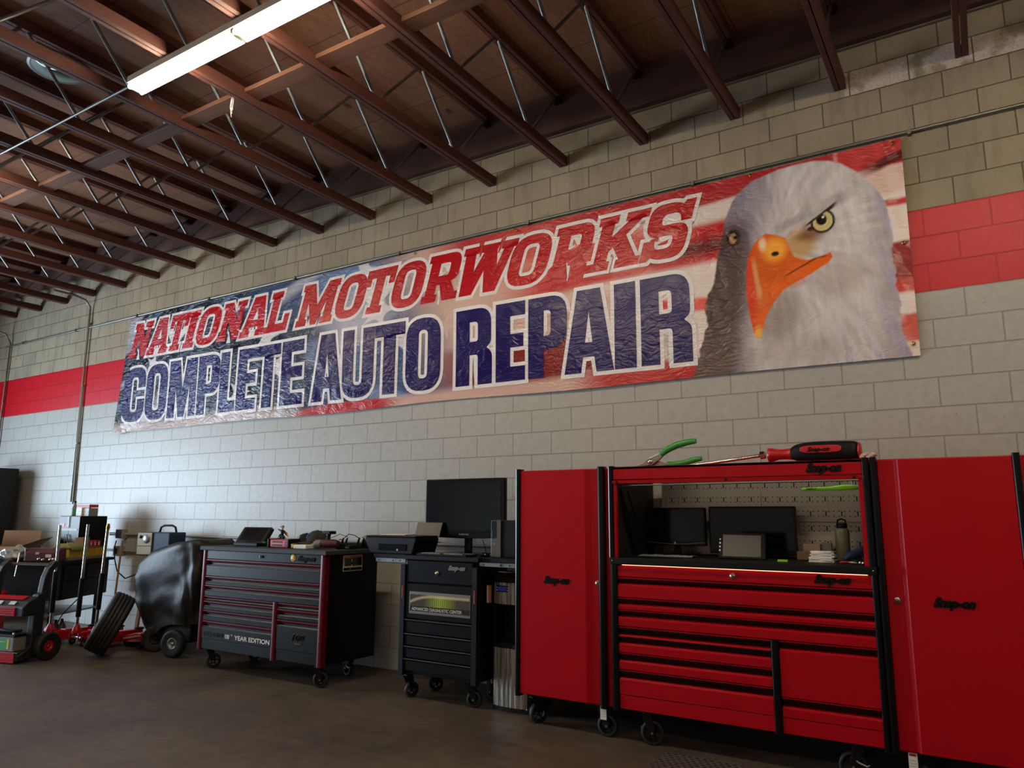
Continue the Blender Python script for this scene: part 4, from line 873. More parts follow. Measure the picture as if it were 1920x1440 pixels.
# lime green baton clipped below the hutch lid
t = thing('torch', (-0.6, -0.86, 1.655), 'long lime green inspection torch hanging under the hutch lid', 'torch')
MB().path([(-0.775, -0.86, 1.652), (-0.70, -0.86, 1.654), (-0.60, -0.86, 1.657), (-0.54, -0.86, 1.661), (-0.47, -0.86, 1.662), (-0.445, -0.86, 1.662)], [0.010, 0.011, 0.012, 0.017, 0.016, 0.011], n=14).build('body', LIME, t)
text('torch_mark', 'ENERGY', BLKM, t, (-0.745, -0.873, 1.650), 0.014, sx=1.1)
m = MB()
for x in (-0.72, -0.48): m.tube((x, -0.86, 1.667), (x, -0.868, 1.709), 0.003, n=6)
m.build('hook', STEEL, t)

# giant display tools on top of the hutch (z = 1.826)
ZL = 1.826
t = thing('giant_pliers', (-1.8, -0.6, ZL), 'oversized display pliers with green grips lying open on the hutch', 'display pliers')
def flat(mb, pts, w, y0, y1, m=0):
    """flat steel bar following pts (x,z) with half widths w, between depths y0 and y1"""
    a = []; b = []
    for i, p in enumerate(pts):
        q0 = Vector(pts[max(i - 1, 0)]); q1 = Vector(pts[min(i + 1, len(pts) - 1)]); d = (q1 - q0).normalized(); nrm = Vector((-d.y, d.x))
        a.append(tuple(Vector(p) + nrm * w[i])); b.append(tuple(Vector(p) - nrm * w[i]))
    mb.prism(a + b[::-1], 'y', y0, y1, m)
m = MB(); flat(m, [(-2.02, ZL + 0.012), (-1.93, ZL + 0.034), (-1.87, ZL + 0.055), (-1.80, ZL + 0.090), (-1.77, ZL + 0.118)], [0.004, 0.012, 0.028, 0.020, 0.016], -0.62, -0.60)
m.build('upper_arm', STEEL, t, bevel=0.003)
m = MB(); flat(m, [(-2.03, ZL + 0.007), (-1.93, ZL + 0.020), (-1.87, ZL + 0.046), (-1.80, ZL + 0.035), (-1.74, ZL + 0.030)], [0.004, 0.012, 0.030, 0.016, 0.014], -0.598, -0.578)
m.build('lower_arm', STEEL, t, bevel=0.003)
MB().lathe([(0.001, 0), (0.016, 0), (0.018, 0.006)], (-1.872, -0.627, ZL + 0.055), (0, 1, 0), n=20).build('pivot', CHROME, t)
MB().path([(-1.79, -0.61, ZL + 0.103), (-1.74, -0.61, ZL + 0.138), (-1.66, -0.61, ZL + 0.170), (-1.58, -0.61, ZL + 0.186), (-1.525, -0.61, ZL + 0.190)], [0.019, 0.024, 0.025, 0.022, 0.019], n=14).build('grip', GREENG, t)
MB().path([(-1.755, -0.588, ZL + 0.034), (-1.70, -0.588, ZL + 0.030), (-1.62, -0.588, ZL + 0.040), (-1.55, -0.588, ZL + 0.058), (-1.495, -0.588, ZL + 0.066)], [0.017, 0.022, 0.021, 0.020, 0.017], n=14).build('grip', GREENG, t)
t = thing('giant_screwdriver', (-0.9, -0.7, ZL), 'oversized display screwdriver with red and black handle on the hutch', 'display screwdriver')
SZ = ZL + 0.078
def ax(x): return (x, -0.70, ZL + 0.058 + 0.030 * (x + 0.45))       # the tool's axis, tipped slightly
def cz(x): return ZL + 0.006 + (x + 1.62) * 0.0 + 0.052 * min(max((x + 1.62) / 0.62, 0), 1.35)
MB().path([(-1.60, -0.70, ZL + 0.009), (-1.40, -0.70, ZL + 0.022), (-1.045, -0.70, ZL + 0.062)], [0.008, 0.011, 0.012], n=16).build('shaft', CHROME, t)
MB().lathe([(0.013, 0), (0.026, 0.006), (0.026, 0.034), (0.016, 0.044)], (-1.062, -0.70, ZL + 0.060), (1, 0, 0.11), n=6, smooth=False).build('collar', CHROME, t)
m = MB().lathe([(0.02, 0), (0.048, 0.004), (0.046, 0.03), (0.034, 0.07), (0.034, 0.12), (0.048, 0.20), (0.056, 0.22)], (-1.005, -0.70, ZL + 0.062), (1, 0, 0.02), n=22); m.build('handle', REDPL, t)
def blob_handle():
    m = MB(); n = 24; vs = []; prof = [(-0.83, 0.044), (-0.81, 0.055), (-0.77, 0.064), (-0.70, 0.067), (-0.60, 0.066), (-0.50, 0.063), (-0.47, 0.060), (-0.455, 0.054), (-0.452, 0.001)]
    for x, r in prof:
        for j in range(n):
            a = 2 * math.pi * j / n; q = 1 + 0.06 * math.cos(3 * a + 0.5)
            vs.append((x + 0.028 * math.cos(a) * (1 if x < -0.8 else 0), -0.70 + r * q * math.cos(a) * 0.95, ZL + 0.068 + r * q * math.sin(a)))
    k = len(prof); m.add(vs, [(i * n + j, (i + 1) * n + j, (i + 1) * n + (j + 1) % n, i * n + (j + 1) % n) for i in range(k - 1) for j in range(n)], smooth=True)
    return m
blob_handle().build('grip', BLKM, t)
m = MB()
out = []
for k in range(40):
    a = 2 * math.pi * k / 40; c_, s_ = math.cos(a), math.sin(a)
    out.append((-0.665 + 0.125 * (abs(c_) ** 0.45) * (1 if c_ > 0 else -1), ZL + 0.084 + 0.024 * (abs(s_) ** 0.6) * (1 if s_ > 0 else -1)))
m.prism(out, 'y', -0.772, -0.755); pn = m.build('name_panel', REDPL, t, bevel=0.004)
text('panel_mark', 'Snap-on', BLKG, pn, (-0.745, -0.774, ZL + 0.070), 0.038, shear=0.35, bold=0.0012, sx=1.08)
MB().lathe([(0.001, 0), (0.052, 0.0), (0.055, 0.006), (0.050, 0.016), (0.001, 0.018)], (-0.452, -0.70, ZL + 0.068), (1, 0, 0), n=20).build('end_cap', REDPL, t)
m = MB()
for k in range(5): m.ell((-0.425 + 0.016 * k, -0.74, ZL + 0.030 + 0.010 * math.sin(k * 2.1)), (0.02, 0.016, 0.013), n=10, k=8, jit=0.9, seed=k)
tag(m.build('rag', PINKRAG), 'crumpled pinkish rag at the end of the giant screwdriver', 'rag')

# rubber mat on the floor in front of the red cabinets
def mat_rubber():
    k = NT('perforated_rubber'); sp = k.n('ShaderNodeSeparateXYZ'); k.t.links.new(k.tc.outputs['Object'], sp.inputs[0])
    row = k.math('FRACT', k.math('MULTIPLY', k.math('FLOOR', k.math('DIVIDE', sp.outputs['Y'], 0.035)), 0.5))
    fx = k.math('SUBTRACT', k.math('FRACT', k.math('ADD', k.math('DIVIDE', sp.outputs['X'], 0.046), row)), 0.5)
    fy = k.math('SUBTRACT', k.math('FRACT', k.math('DIVIDE', sp.outputs['Y'], 0.035)), 0.5)
    d = k.math('SQRT', k.math('ADD', k.math('MULTIPLY', fx, fx), k.math('MULTIPLY', k.math('MULTIPLY', fy, fy), 1.2)))
    h = k.math('SUBTRACT', 1.0, k.ramp(d, 0.24, 0.30))
    k.put(k.b.inputs['Base Color'], k.mix(h, lin('4c463e'), lin('0c0b0a'))); k.b.inputs['Roughness'].default_value = 0.6
    k.put(k.b.inputs['Normal'], k.bump(k.math('MULTIPLY', h, -1.0), 1.0, 0.008)); return k.m
m = MB().box(-1.66, 0.25, -1.85, -1.012, 0.0, 0.012)
tag(m.build('rubber_mat', mat_rubber(), bevel=0.004), 'black perforated rubber floor mat in front of the red tool chest', 'floor mat')

# ------------------------------------------------------------ black and maroon tool chest
CX0, CX1, CY, CYB = -6.495, -4.779, -1.0, -0.33
t = thing('tool_chest', (-5.64, -0.66, 0), 'wide charcoal tool chest with maroon drawer bars and cluttered top', 'tool chest')
MB().box(CX0 + 0.004, CX1 - 0.002, CY + 0.03, CYB, 0.19, 1.13).build('body', BLK, t, bevel=0.004)
for a, c in ((CX0, -6.442), (-4.833, CX1)):
    p = MB(); round_post(p, a, c, CY, 0.182, 1.128, 0.05); p.build('corner_post', MAROON, t)
p = MB(); round_post(p, -5.425, -5.373, CY - 0.002, 0.182, 0.692, 0.05); p.build('centre_post', MAROON, t)
ca0, ca1 = -6.440, -4.835
tp = MB().box(ca0, ca1, CY, CY + 0.03, 1.046, 1.128).build('top_panel', CHARC, t, bevel=0.003)
MB().box(ca0, -5.427, CY + 0.003, CY + 0.03, 0.192, 0.283).box(-5.371, ca1, CY + 0.003, CY + 0.03, 0.192, 0.283).build('base_panel', CHARC, t, bevel=0.002)
def cd(x0, x1, b1, b0, f1, f0): return drawer(t, x0, x1, 0, b1, b0, f1, f0, y=CY, fm=CHARC, hm=MAROON, edge=CHEDGE)
for r in ((1.042, 1.008, 0.992, 0.885), (0.880, 0.846, 0.832, 0.798), (0.794, 0.762, 0.750, 0.694)): cd(ca0, ca1, *r)
for r in ((0.690, 0.665, 0.662, 0.645), (0.642, 0.612, 0.598, 0.558), (0.554, 0.524, 0.510, 0.460), (0.456, 0.420, 0.405, 0.287)): low = cd(ca0, -5.427, *r)
for r in ((0.690, 0.660, 0.655, 0.640), (0.636, 0.603, 0.585, 0.548), (0.543, 0.512, 0.497, 0.287)): lowr = cd(-5.371, ca1, *r)
text('edition_mark', 'EPIQ-SERIES', BLKG, low, (-6.415, CY - 0.003, 0.318), 0.052, bold=0.0008, sx=1.14)
text('edition_mark', '100', WHITEP, low, (-6.085, CY - 0.003, 0.312), 0.056, bold=0.0012, sx=0.88)
text('edition_mark', 'TH', WHITEP, low, (-5.992, CY - 0.003, 0.342), 0.020, sx=0.9)
text('edition_mark', 'YEAR EDITION', WHITEP, low, (-5.935, CY - 0.003, 0.312), 0.056, bold=0.0012, sx=1.34)
text('anniversary_mark', '100', PCG, lowr, (-5.18, CY - 0.002, 0.375), 0.085, shear=0.3, bold=0.001, sx=1.3)
text('anniversary_mark', '100', BLKG, lowr, (-5.177, CY - 0.005, 0.377), 0.080, shear=0.3, bold=-0.0005, sx=1.35)
text('anniversary_mark', 'years', PCG, lowr, (-5.12, CY - 0.003, 0.345), 0.032, shear=0.4, sx=1.2)
logo(tp, -5.13, -4.876, CY - 0.003, 1.072, 0.044)
lk = MB().lathe([(0.0005, 0), (0.012, 0), (0.014, 0.006)], (-5.631, CY - 0.006, 1.089), (0, 1, 0), n=16).box(-5.633, -5.629, CY - 0.02, CY - 0.006, 1.078, 1.104).build('key_lock', STEEL, tp)
m = MB().lathe([(0.0005, 0), (0.001, 0), (0.036, 0), (0.036, 0.001)], (0, 0, 0), (0, 1, 0), n=28)
for v in m.v: v.x = v.x * 1.0 - 5.19; v.z = v.z * 0.95 + 1.094; v.y += CY - 0.002
m.box(-5.212, -5.168, CY - 0.003, CY - 0.0021, 1.074, 1.084, 1).box(-5.205, -5.175, CY - 0.003, CY - 0.0021, 1.096, 1.100, 1); m.build('sticker', [YELL, REDL], tp)
MB().box(-6.525, -4.752, CY - 0.028, CYB - 0.0, 1.1305, 1.168).build('top_mat', mat('speckled_grey_mat', '2c2e30', 0.7, bump=0.5, bscale=220, var=0.3, vscale=90), t, bevel=0.004)
lab = MB().box(CX1 - 0.0015, CX1 + 0.001, -0.785, -0.54, 0.978, 1.118, 0)
lab.box(CX1 + 0.001, CX1 + 0.0016, -0.779, -0.546, 1.098, 1.113, 1).box(CX1 + 0.001, CX1 + 0.0016, -0.779, -0.546, 1.022, 1.096, 2).box(CX1 + 0.001, CX1 + 0.0016, -0.779, -0.546, 1.011, 1.020, 3).box(CX1 + 0.001, CX1 + 0.0016, -0.779, -0.546, 0.983, 1.009, 2)
for k in range(5):
    lab.box(CX1 + 0.0016, CX1 + 0.0020, -0.775, -0.765, 1.026 + k * 0.014, 1.034 + k * 0.014, 0).box(CX1 + 0.0016, CX1 + 0.0020, -0.757, -0.69, 1.029 + k * 0.014, 1.032 + k * 0.014, 4).box(CX1 + 0.0016, CX1 + 0.0020, -0.66, -0.60, 1.029 + k * 0.014, 1.032 + k * 0.014, 4)
for k in (0, 2, 3): lab.box(CX1 + 0.0016, CX1 + 0.0020, -0.682, -0.668, 1.026 + k * 0.017, 1.036 + k * 0.017, 0)
lab.box(CX1 + 0.0016, CX1 + 0.0020, -0.70, -0.69, 0.990, 1.000, 3)
lab.build('warning_label', [WHITEP, ORANGE, BLKM, YELL, GREY], t)
for cx, cy, ca in ((-6.36, -0.90, R(48)), (-4.85, -0.92, R(25)), (-5.02, -0.42, R(165)), (-6.35, -0.42, R(20))): caster(t, cx, cy, 0.19, ca, r=0.068)

# things on the chest top (z = 1.168)
ZB = 1.1685
t = thing('diagnostic_tablet', (-6.1, -0.72, ZB), 'black rugged diagnostic tablet propped up at the left of the chest top', 'tablet')
T = Matrix.Translation((-6.13, -0.76, ZB + 0.03)) @ Matrix.Rotation(R(8), 4, 'Z') @ Matrix.Rotation(R(-38), 4, 'X')
MB(T).box(-0.19, 0.19, 0, 0.05, 0, 0.205).build('casing', BLKM, t, bevel=0.016)
MB(T).box(-0.145, 0.145, -0.002, 0.001, 0.035, 0.185).build('screen', SCREEN, t)
MB(T).path([(-0.12, 0.0, 0.028), (0.0, -0.012, 0.018), (0.12, 0.0, 0.028)], 0.006, n=8).build('hand_strap', BLKM, t)
MB().box(-6.31, -5.95, -0.80, -0.64, ZB, ZB + 0.035).build('dock', BLKM, t, bevel=0.008)
MB().box(-5.965, -5.905, -0.73, -0.60, ZB, ZB + 0.05).build('cable_plug', BLKM, t, bevel=0.006)
t = thing('jump_charger', (-5.61, -0.78, ZB), 'small red and black battery charger box on the chest top', 'charger')
MB().box(-5.735, -5.475, -0.83, -0.70, ZB, ZB + 0.078).build('casing', REDPL, t, bevel=0.01)
MB().box(-5.755, -5.73, -0.84, -0.69, ZB, ZB + 0.084).box(-5.478, -5.452, -0.84, -0.69, ZB, ZB + 0.084).build('bumper', BLKM, t, bevel=0.006)
m = MB().box(-5.69, -5.55, -0.832, -0.829, ZB + 0.048, ZB + 0.062).box(-5.69, -5.55, -0.832, -0.829, ZB + 0.018, ZB + 0.030)
for k in range(3): m.box(-5.515, -5.495, -0.832, -0.829, ZB + 0.014 + k * 0.018, ZB + 0.024 + k * 0.018)
m.build('label', BLKM, t)
MB().path([(-5.71, -0.76, ZB + 0.08), (-5.66, -0.76, ZB + 0.11), (-5.60, -0.76, ZB + 0.105), (-5.58, -0.76, ZB + 0.08)], 0.003, n=6).build('cable', BLKM, t)
# a small plain toy figure with outstretched arms
t = thing('toy_figure', (-5.80, -0.62, ZB), 'tiny standing toy figure with dark clothes and gold hair behind the red charger', 'figurine')
fx, fy, fz = -5.80, -0.62, ZB
MB().lathe([(0.001, 0), (0.032, 0), (0.032, 0.008), (0.001, 0.009)], (fx, fy, fz), n=20).build('base', BLKM, t)
m = MB()
for s in (-1, 1): m.path([(fx + s * 0.012, fy, fz + 0.105), (fx + s * 0.020, fy, fz + 0.07), (fx + s * 0.022, fy, fz + 0.035), (fx + s * 0.024, fy - 0.006, fz + 0.010)], [0.014, 0.017, 0.019, 0.010], n=10)
m.build('trousers', BLKM, t)
m = MB().path([(fx, fy, fz + 0.10), (fx, fy, fz + 0.125), (fx, fy, fz + 0.15), (fx, fy, fz + 0.165)], [0.016, 0.015, 0.020, 0.010], n=12)
m.path([(fx - 0.014, fy, fz + 0.156), (fx - 0.04, fy, fz + 0.160), (fx - 0.062, fy, fz + 0.168)], [0.008, 0.007, 0.005], n=8); m.path([(fx + 0.014, fy, fz + 0.156), (fx + 0.036, fy, fz + 0.135), (fx + 0.060, fy, fz + 0.118)], [0.008, 0.007, 0.005], n=8)
m.build('body', BLKM, t)
MB().tube((fx - 0.06, fy, fz + 0.168), (fx - 0.16, fy, fz + 0.171), 0.0022, 0.001, n=6).build('stick', STEEL, t)
MB().ell((fx, fy, fz + 0.182), (0.013, 0.012, 0.016), n=12, k=8).build('head', PINKL, t)
m = MB()
for k in range(9):
    a = k * 0.7; m.tube((fx, fy, fz + 0.188), (fx + 0.022 * math.cos(a), fy + 0.012 * math.sin(a * 1.7), fz + 0.190 + 0.020 * abs(math.sin(a))), 0.008, 0.0015, n=6)
m.build('hair', GOLD, t)
m = MB()
for s in (-1, 1): m.path([(fx + s * 0.008, fy + 0.012, fz + 0.15), (fx + s * 0.04, fy + 0.018, fz + 0.125), (fx + s * 0.075, fy + 0.018, fz + 0.095)], [0.010, 0.014, 0.003], n=8)
m.build('scarf', GOLD, t)
def cap(cx, cy, z, m, patch, label, s=1.0, turn=0.0, oval=False):
    t = thing('baseball_cap', (cx, cy, z), label, 'cap')
    T = Matrix.Translation((cx, cy, z)) @ Matrix.Rotation(turn, 4, 'Z') @ Matrix.Scale(s, 4)
    a = MB(T); n, k = 28, 8; vs = []
    for i in range(k + 1):
        th = math.pi / 2 * i / k
        for j in range(n):
            p = 2 * math.pi * j / n; vs.append((0.082 * math.cos(p) * math.sin(th) ** 0.8, 0.095 * math.sin(p) * math.sin(th) ** 0.8, 0.02 + 0.098 * math.cos(th) ** 0.9))
    a.add(vs, [(i * n + j, (i + 1) * n + j, (i + 1) * n + (j + 1) % n, i * n + (j + 1) % n) for i in range(k) for j in range(n)], smooth=True)
    a.lathe([(0.001, 0), (0.008, 0), (0.006, 0.005)], (0, 0, 0.117), n=10); a.build('crown', m, t)
    b = MB(T); vs = []
    for i in range(5):
        r = i / 4
        for j in range(15):
            q = (j - 7) / 7; an = q * 1.05
            vs.append((-0.01 + 0.085 * math.sin(an) * (1 - 0.1 * r), -0.082 * math.cos(an) - 0.085 * r * (1 - 0.55 * q * q), 0.022 - 0.018 * r * 0.6 - 0.022 * q * q * (0.3 + 0.7 * r)))
    nb = len(vs); vs += [(p[0], p[1], p[2] - 0.004) for p in vs]
    fs = [(i * 15 + j, (i + 1) * 15 + j, (i + 1) * 15 + j + 1, i * 15 + j + 1) for i in range(4) for j in range(14)]
    b.add(vs, fs + [tuple(x + nb for x in f[::-1]) for f in fs] + [(60 + j, 60 + j + nb, 61 + j + nb, 61 + j) for j in range(14)], smooth=True); b.build('brim', m, t)
    T2 = T @ Matrix.Translation((0, -0.082, 0.068)) @ Matrix.Rotation(R(-26), 4, 'X')
    if oval: c = MB(T2).lathe([(0.0005, 0), (0.028, 0), (0.028, 0.006)], (0, -0.006, 0), (0, 1, 0), n=24)
    else: c = MB(T2).box(-0.032, 0.032, -0.006, 0.004, -0.018, 0.022)
    c.build('patch', patch, t); return t
cap(-5.58, -0.50, ZB + 0.014, CAPD, PINKL, 'black cap with a pale square patch behind the gold buckle', 1.0, R(-28))
cap(-5.26, -0.66, ZB + 0.042, CAPC, BLUEL, 'dark grey cap with a round blue badge on white pads', 1.05, R(-38), oval=True)
o = MB().box(-5.42, -5.37, -0.84, -0.78, ZB, ZB + 0.045).build('gold_buckle', [GOLD], bevel=0.008); tag(o, 'shiny gold metal block beside the white pads', 'block')
t = thing('sanding_pad', (-5.23, -0.78, ZB), 'cream foam pad block under the brim of the blue badge cap', 'foam pad')
MB().box(-5.35, -5.18, -0.87, -0.76, ZB, ZB + 0.036).build('pad', WHITE, t, bevel=0.006)
o = MB().box(-5.33, -5.14, -0.745, -0.58, ZB, ZB + 0.038).build('foam_pad', WHITE, bevel=0.006); tag(o, 'cream foam slab carrying the blue badge cap', 'foam pad')
t = thing('cordless_drill', (-5.02, -0.72, ZB), 'dark red cordless impact wrench lying with its battery upwards', 'cordless wrench')
MB().path([(-5.155, -0.80, ZB + 0.042), (-5.14, -0.79, ZB + 0.045), (-5.115, -0.765, ZB + 0.046), (-5.09, -0.76, ZB + 0.048)], [0.020, 0.036, 0.040, 0.034], n=16).build('nose', GREY, t)
MB().path([(-5.095, -0.762, ZB + 0.048), (-5.05, -0.75, ZB + 0.050), (-4.96, -0.73, ZB + 0.050), (-4.92, -0.72, ZB + 0.050)], [0.034, 0.040, 0.040, 0.030], n=16).build('motor_housing', CASEM, t)
MB().path([(-5.03, -0.745, ZB + 0.07), (-5.03, -0.735, ZB + 0.11), (-5.03, -0.73, ZB + 0.140)], [0.020, 0.017, 0.019], n=12).build('handle', BLKM, t)
MB().box(-5.075, -4.975, -0.775, -0.690, ZB + 0.135, ZB + 0.165).build('battery', BLKM, t, bevel=0.008)
t = thing('charging_station', (-4.9, -0.55, ZB), 'jumble of black battery chargers and cables at the right of the chest top', 'chargers')
MB().box(-5.0, -4.86, -0.68, -0.58, ZB, ZB + 0.055).build('charger', BLKM, t, bevel=0.01)
MB().box(-4.98, -4.84, -0.50, -0.40, ZB, ZB + 0.05).build('charger', BLKM, t, bevel=0.01)
MB().box(-4.85, -4.79, -0.70, -0.60, ZB, ZB + 0.04).build('battery_pack', BLKM, t, bevel=0.006)
MB().box(-4.86, -4.79, -0.46, -0.36, ZB, ZB + 0.085).build('adapter', BLKM, t, bevel=0.008)
m = MB()
for k, (x, y) in enumerate(((-4.96, -0.63), (-4.92, -0.62), (-4.88, -0.50), (-4.84, -0.48))): m.path([(x, y, ZB + 0.05), (x + 0.01, y, ZB + 0.085), (x + 0.02, y, ZB + 0.10)], [0.012, 0.009, 0.006], n=8)
m.path([(-4.94, -0.62, ZB + 0.10), (-4.91, -0.60, ZB + 0.135), (-4.87, -0.56, ZB + 0.125), (-4.85, -0.50, ZB + 0.09)], 0.0035, n=6); m.path([(-5.10, -0.66, ZB + 0.09), (-5.0, -0.62, ZB + 0.135), (-4.92, -0.60, ZB + 0.11)], 0.003, n=6)
m.path([(-4.86, -0.47, ZB + 0.10), (-4.83, -0.44, ZB + 0.12), (-4.80, -0.42, ZB + 0.09)], 0.0035, n=6)
m.build('cable', BLKM, t)
text('pack_mark', '18V', GREY, t, (-4.845, -0.702, ZB + 0.012), 0.018)

# ------------------------------------------------------------ diagnostic cart
KX0, KX1, KY, KYB = -4.03, -3.247, -0.85, -0.38
t = thing('diagnostic_cart', (-3.64, -0.6, 0), 'narrow black rolling diagnostic cart with lit green display panel', 'cart')
MB().box(KX0 + 0.01, KX1 - 0.01, KY + 0.03, KYB, 0.2, 0.93).build('body', BLK, t, bevel=0.004)
for a, c in ((KX0, -3.983), (-3.293, KX1)):
    p = MB().box(a, c, KY - 0.012, KY + 0.045, 0.19, 1.075)
    for k in range(5): p.box(a - 0.001, c + 0.001, KY - 0.014, KY - 0.01, 0.97 + k * 0.018, 0.976 + k * 0.018, 1)
    p.box(a + 0.018, a + 0.028, KY - 0.0135, KY - 0.011, 0.80, 0.90, 2)
    p.build('corner_bumper', [BLKM, DARKIN, REDL], t, bevel=0.004)
MB().box(-3.98, -3.296, KY, KY + 0.03, 0.93, 1.108).box(KX0 + 0.02, KX1 - 0.02, KY + 0.03, KYB, 0.93, 1.115).build('upper_cabinet', BLK, t, bevel=0.008)
logo(t, -3.537, -3.34, KY - 0.002, 1.048, 0.036, STEEL); lock(t, -3.65, KY, 1.016)
d = MB().box(-3.98, -3.296, KY, KY + 0.03, 0.645, 0.922).build('display_door', BLK, t, bevel=0.004)
def panelmat():
    k = NT('lit_display_print'); sp = k.n('ShaderNodeSeparateXYZ'); k.t.links.new(k.tc.outputs['Object'], sp.inputs[0])
    x = sp.outputs['X']; z = sp.outputs['Z']     # local to the cart: x from -0.28 to 0.31, z 0.68..0.86
    g = k.math('SUBTRACT', 1.0, k.ramp(k.math('ABSOLUTE', k.math('ADD', x, -0.03)), 0.0, 0.17)); rb = k.math('ADD', 0.6, k.math('MULTIPLY', k.math('SINE', k.math('MULTIPLY', x, 330)), 0.4))
    c = k.mix(k.math('MULTIPLY', g, rb), lin('3a332a'), lin('8ca32a'))
    arc = k.math('SUBTRACT', 1.0, k.ramp(k.math('ABSOLUTE', k.math('SUBTRACT', z, k.math('SUBTRACT', 0.826, k.math('MULTIPLY', k.math('POWER', k.math('ABSOLUTE', k.math('MINIMUM', k.math('ADD', x, 0.05), 0.0)), 2), 0.9)))), 0.004, 0.016))
    c = k.mix(k.math('MULTIPLY', arc, 0.7), c, lin('a89a80')); low = k.math('LESS_THAN', z, 0.745); c = k.mix(low, c, lin('211d1a'))
    k.put(k.b.inputs['Base Color'], c); k.b.inputs['Roughness'].default_value = 0.25; k.b.inputs['Coat Weight'].default_value = 0.5
    k.put(k.b.inputs['Emission Color'], c); k.b.inputs['Emission Strength'].default_value = 0.12
    return k.m
MB().box(-3.934, -3.311, KY - 0.004, KY, 0.683, 0.86).build('nameplate', STEEL, d, bevel=0.002)
MB().box(-3.926, -3.319, KY - 0.0055, KY - 0.004, 0.705, 0.838).build('display_print', panelmat(), d)
text('display_lettering', 'ADVANCED DIAGNOSTIC CENTER', WHITEP, d, (-3.905, KY - 0.007, 0.712), 0.034, bold=0.0004, ext=0.0005, sx=0.96)
for (f1, f0) in ((0.636, 0.532), (0.524, 0.432), (0.424, 0.334), (0.326, 0.232)):
    q = MB().prism([(KY + 0.028, f0), (KY, f0), (KY - 0.001, f1 - 0.02), (KY - 0.008, f1 - 0.014), (KY - 0.008, f1 - 0.002), (KY + 0.006, f1), (KY + 0.028, f1)], 'x', -3.98, -3.296).build('drawer', BLK, t, bevel=0.0015)
    MB().prism([(KY - 0.0085, f1 - 0.003), (KY - 0.0085, f1 - 0.006), (KY - 0.010, f1 - 0.0045)], 'x', -3.98, -3.296).build('drawer_edge', GREY, q)
for cx, cy, ca in ((-3.98, -0.74, R(70)), (-3.34, -0.74, R(15)), (-3.95, -0.45, R(20)), (-3.36, -0.45, R(-20))): caster(t, cx, cy, 0.2, ca, r=0.062, brake=False)
# pull-out side shelves on slides
for nm, a, c, sa, sc in (('l', -4.40, -4.012, -4.36, -4.02), ('r', -3.265, -2.875, -3.255, -2.91)):
    sh = MB().box(a, c, -0.80, -0.40, 1.116, 1.150).build('pull_out_shelf', BLKM, t, bevel=0.003)
    sl = MB().box(sa, sc, -0.812, -0.802, 1.085, 1.114).box(sa + (0.0 if nm == 'r' else 0.13), sc - (0.14 if nm == 'r' else 0.0), -0.818, -0.812, 1.088, 1.112)
    for x in (sa + 0.04, sc - 0.06, sa + 0.2): sl.lathe([(0.0005, -0.001), (0.006, -0.001), (0.006, 0.0)], (x, -0.8185, 1.1), (0, 1, 0), n=10, m=1)
    sl.build('slide', [ALU, BLKM], sh)
MB().box(-4.03, -3.25, -0.84, -0.38, 1.1155, 1.150).build('top_board', BLKM, t, bevel=0.004)
o = MB().box(-3.232, -3.215, -0.745, -0.70, 0.80, 0.935).build('catalogue', [PINKL], bevel=0.001); tag(o, 'thin booklet hanging between the diagnostic cart and water cooler', 'booklet')
o['category'] = 'booklet'
ZK = 1.1505
# television
t = thing('television', (-3.74, -0.45, ZK), 'large black flat television standing on the black diagnostic cart', 'television')
MB().box(-4.155, -3.29, -0.40, -0.355, 1.300, 1.807).box(-4.0, -3.42, -0.355, -0.30, 1.36, 1.74).build('casing', BLKG, t, bevel=0.01)
m = MB().prism([(-4.155, 1.34), (-4.155, 1.298), (-3.95, 1.287), (-3.72, 1.283), (-3.5, 1.287), (-3.29, 1.298), (-3.29, 1.34)], 'y', -0.404, -0.36); m.build('lower_bezel', BLKG, t, bevel=0.004)
MB().box(-4.115, -3.33, -0.402, -0.399, 1.355, 1.775).build('screen', SCREEN, t)
text('brand_mark', 'SAMSUNG', STEEL, t, (-3.765, -0.406, 1.312), 0.020, ext=0.0008, bold=0.0006, sx=1.15)
MB().box(-3.735, -3.665, -0.365, -0.335, ZK + 0.008, 1.36).build('neck', BLKG, t, bevel=0.006)
m = MB().box(-3.93, -3.50, -0.50, -0.27, ZK, ZK + 0.012); m.build('foot', BLKG, t, bevel=0.02)
# printer
t = thing('printer', (-4.26, -0.6, ZK), 'black flatbed printer with paper on the left cart shelf', 'printer')
m = MB(); prof = [(-4.455, ZK), (-3.985, ZK), (-3.945, ZK + 0.115), (-3.945, ZK + 0.14), (-4.53, ZK + 0.14), (-4.53, ZK + 0.115)]
m.prism(prof, 'y', -0.78, -0.46); m.build('body', BLKM, t, bevel=0.008)
MB().box(-4.525, -3.95, -0.775, -0.465, ZK + 0.1405, ZK + 0.155).build('lid', BLK, t, bevel=0.006)
MB().box(-4.36, -4.05, -0.786, -0.779, ZK + 0.03, ZK + 0.085).build('paper_slot', BLKG, t)
MB().box(-4.15, -4.135, -0.7875, -0.786, ZK + 0.03, ZK + 0.045).build('badge', WHITE, t)
T = Matrix.Translation((-4.06, -0.475, ZK + 0.15)) @ Matrix.Rotation(R(-20), 4, 'X'); MB(T).box(-0.15, 0.13, 0, 0.006, 0, 0.125).build('paper_support', PCG, t)
T = Matrix.Translation((-4.28, -0.62, ZK + 0.158)) @ Matrix.Rotation(R(10), 4, 'Z'); o = MB(T).box(-0.13, 0.13, -0.10, 0.10, 0, 0.006).build('paper_sheets', WHITE); tag(o, 'white sheets of paper lying on the printer lid', 'paper')
t = thing('computer_tower', (-3.12, -0.55, ZK), 'slim black and grey desktop computer tower on the right cart shelf', 'computer')
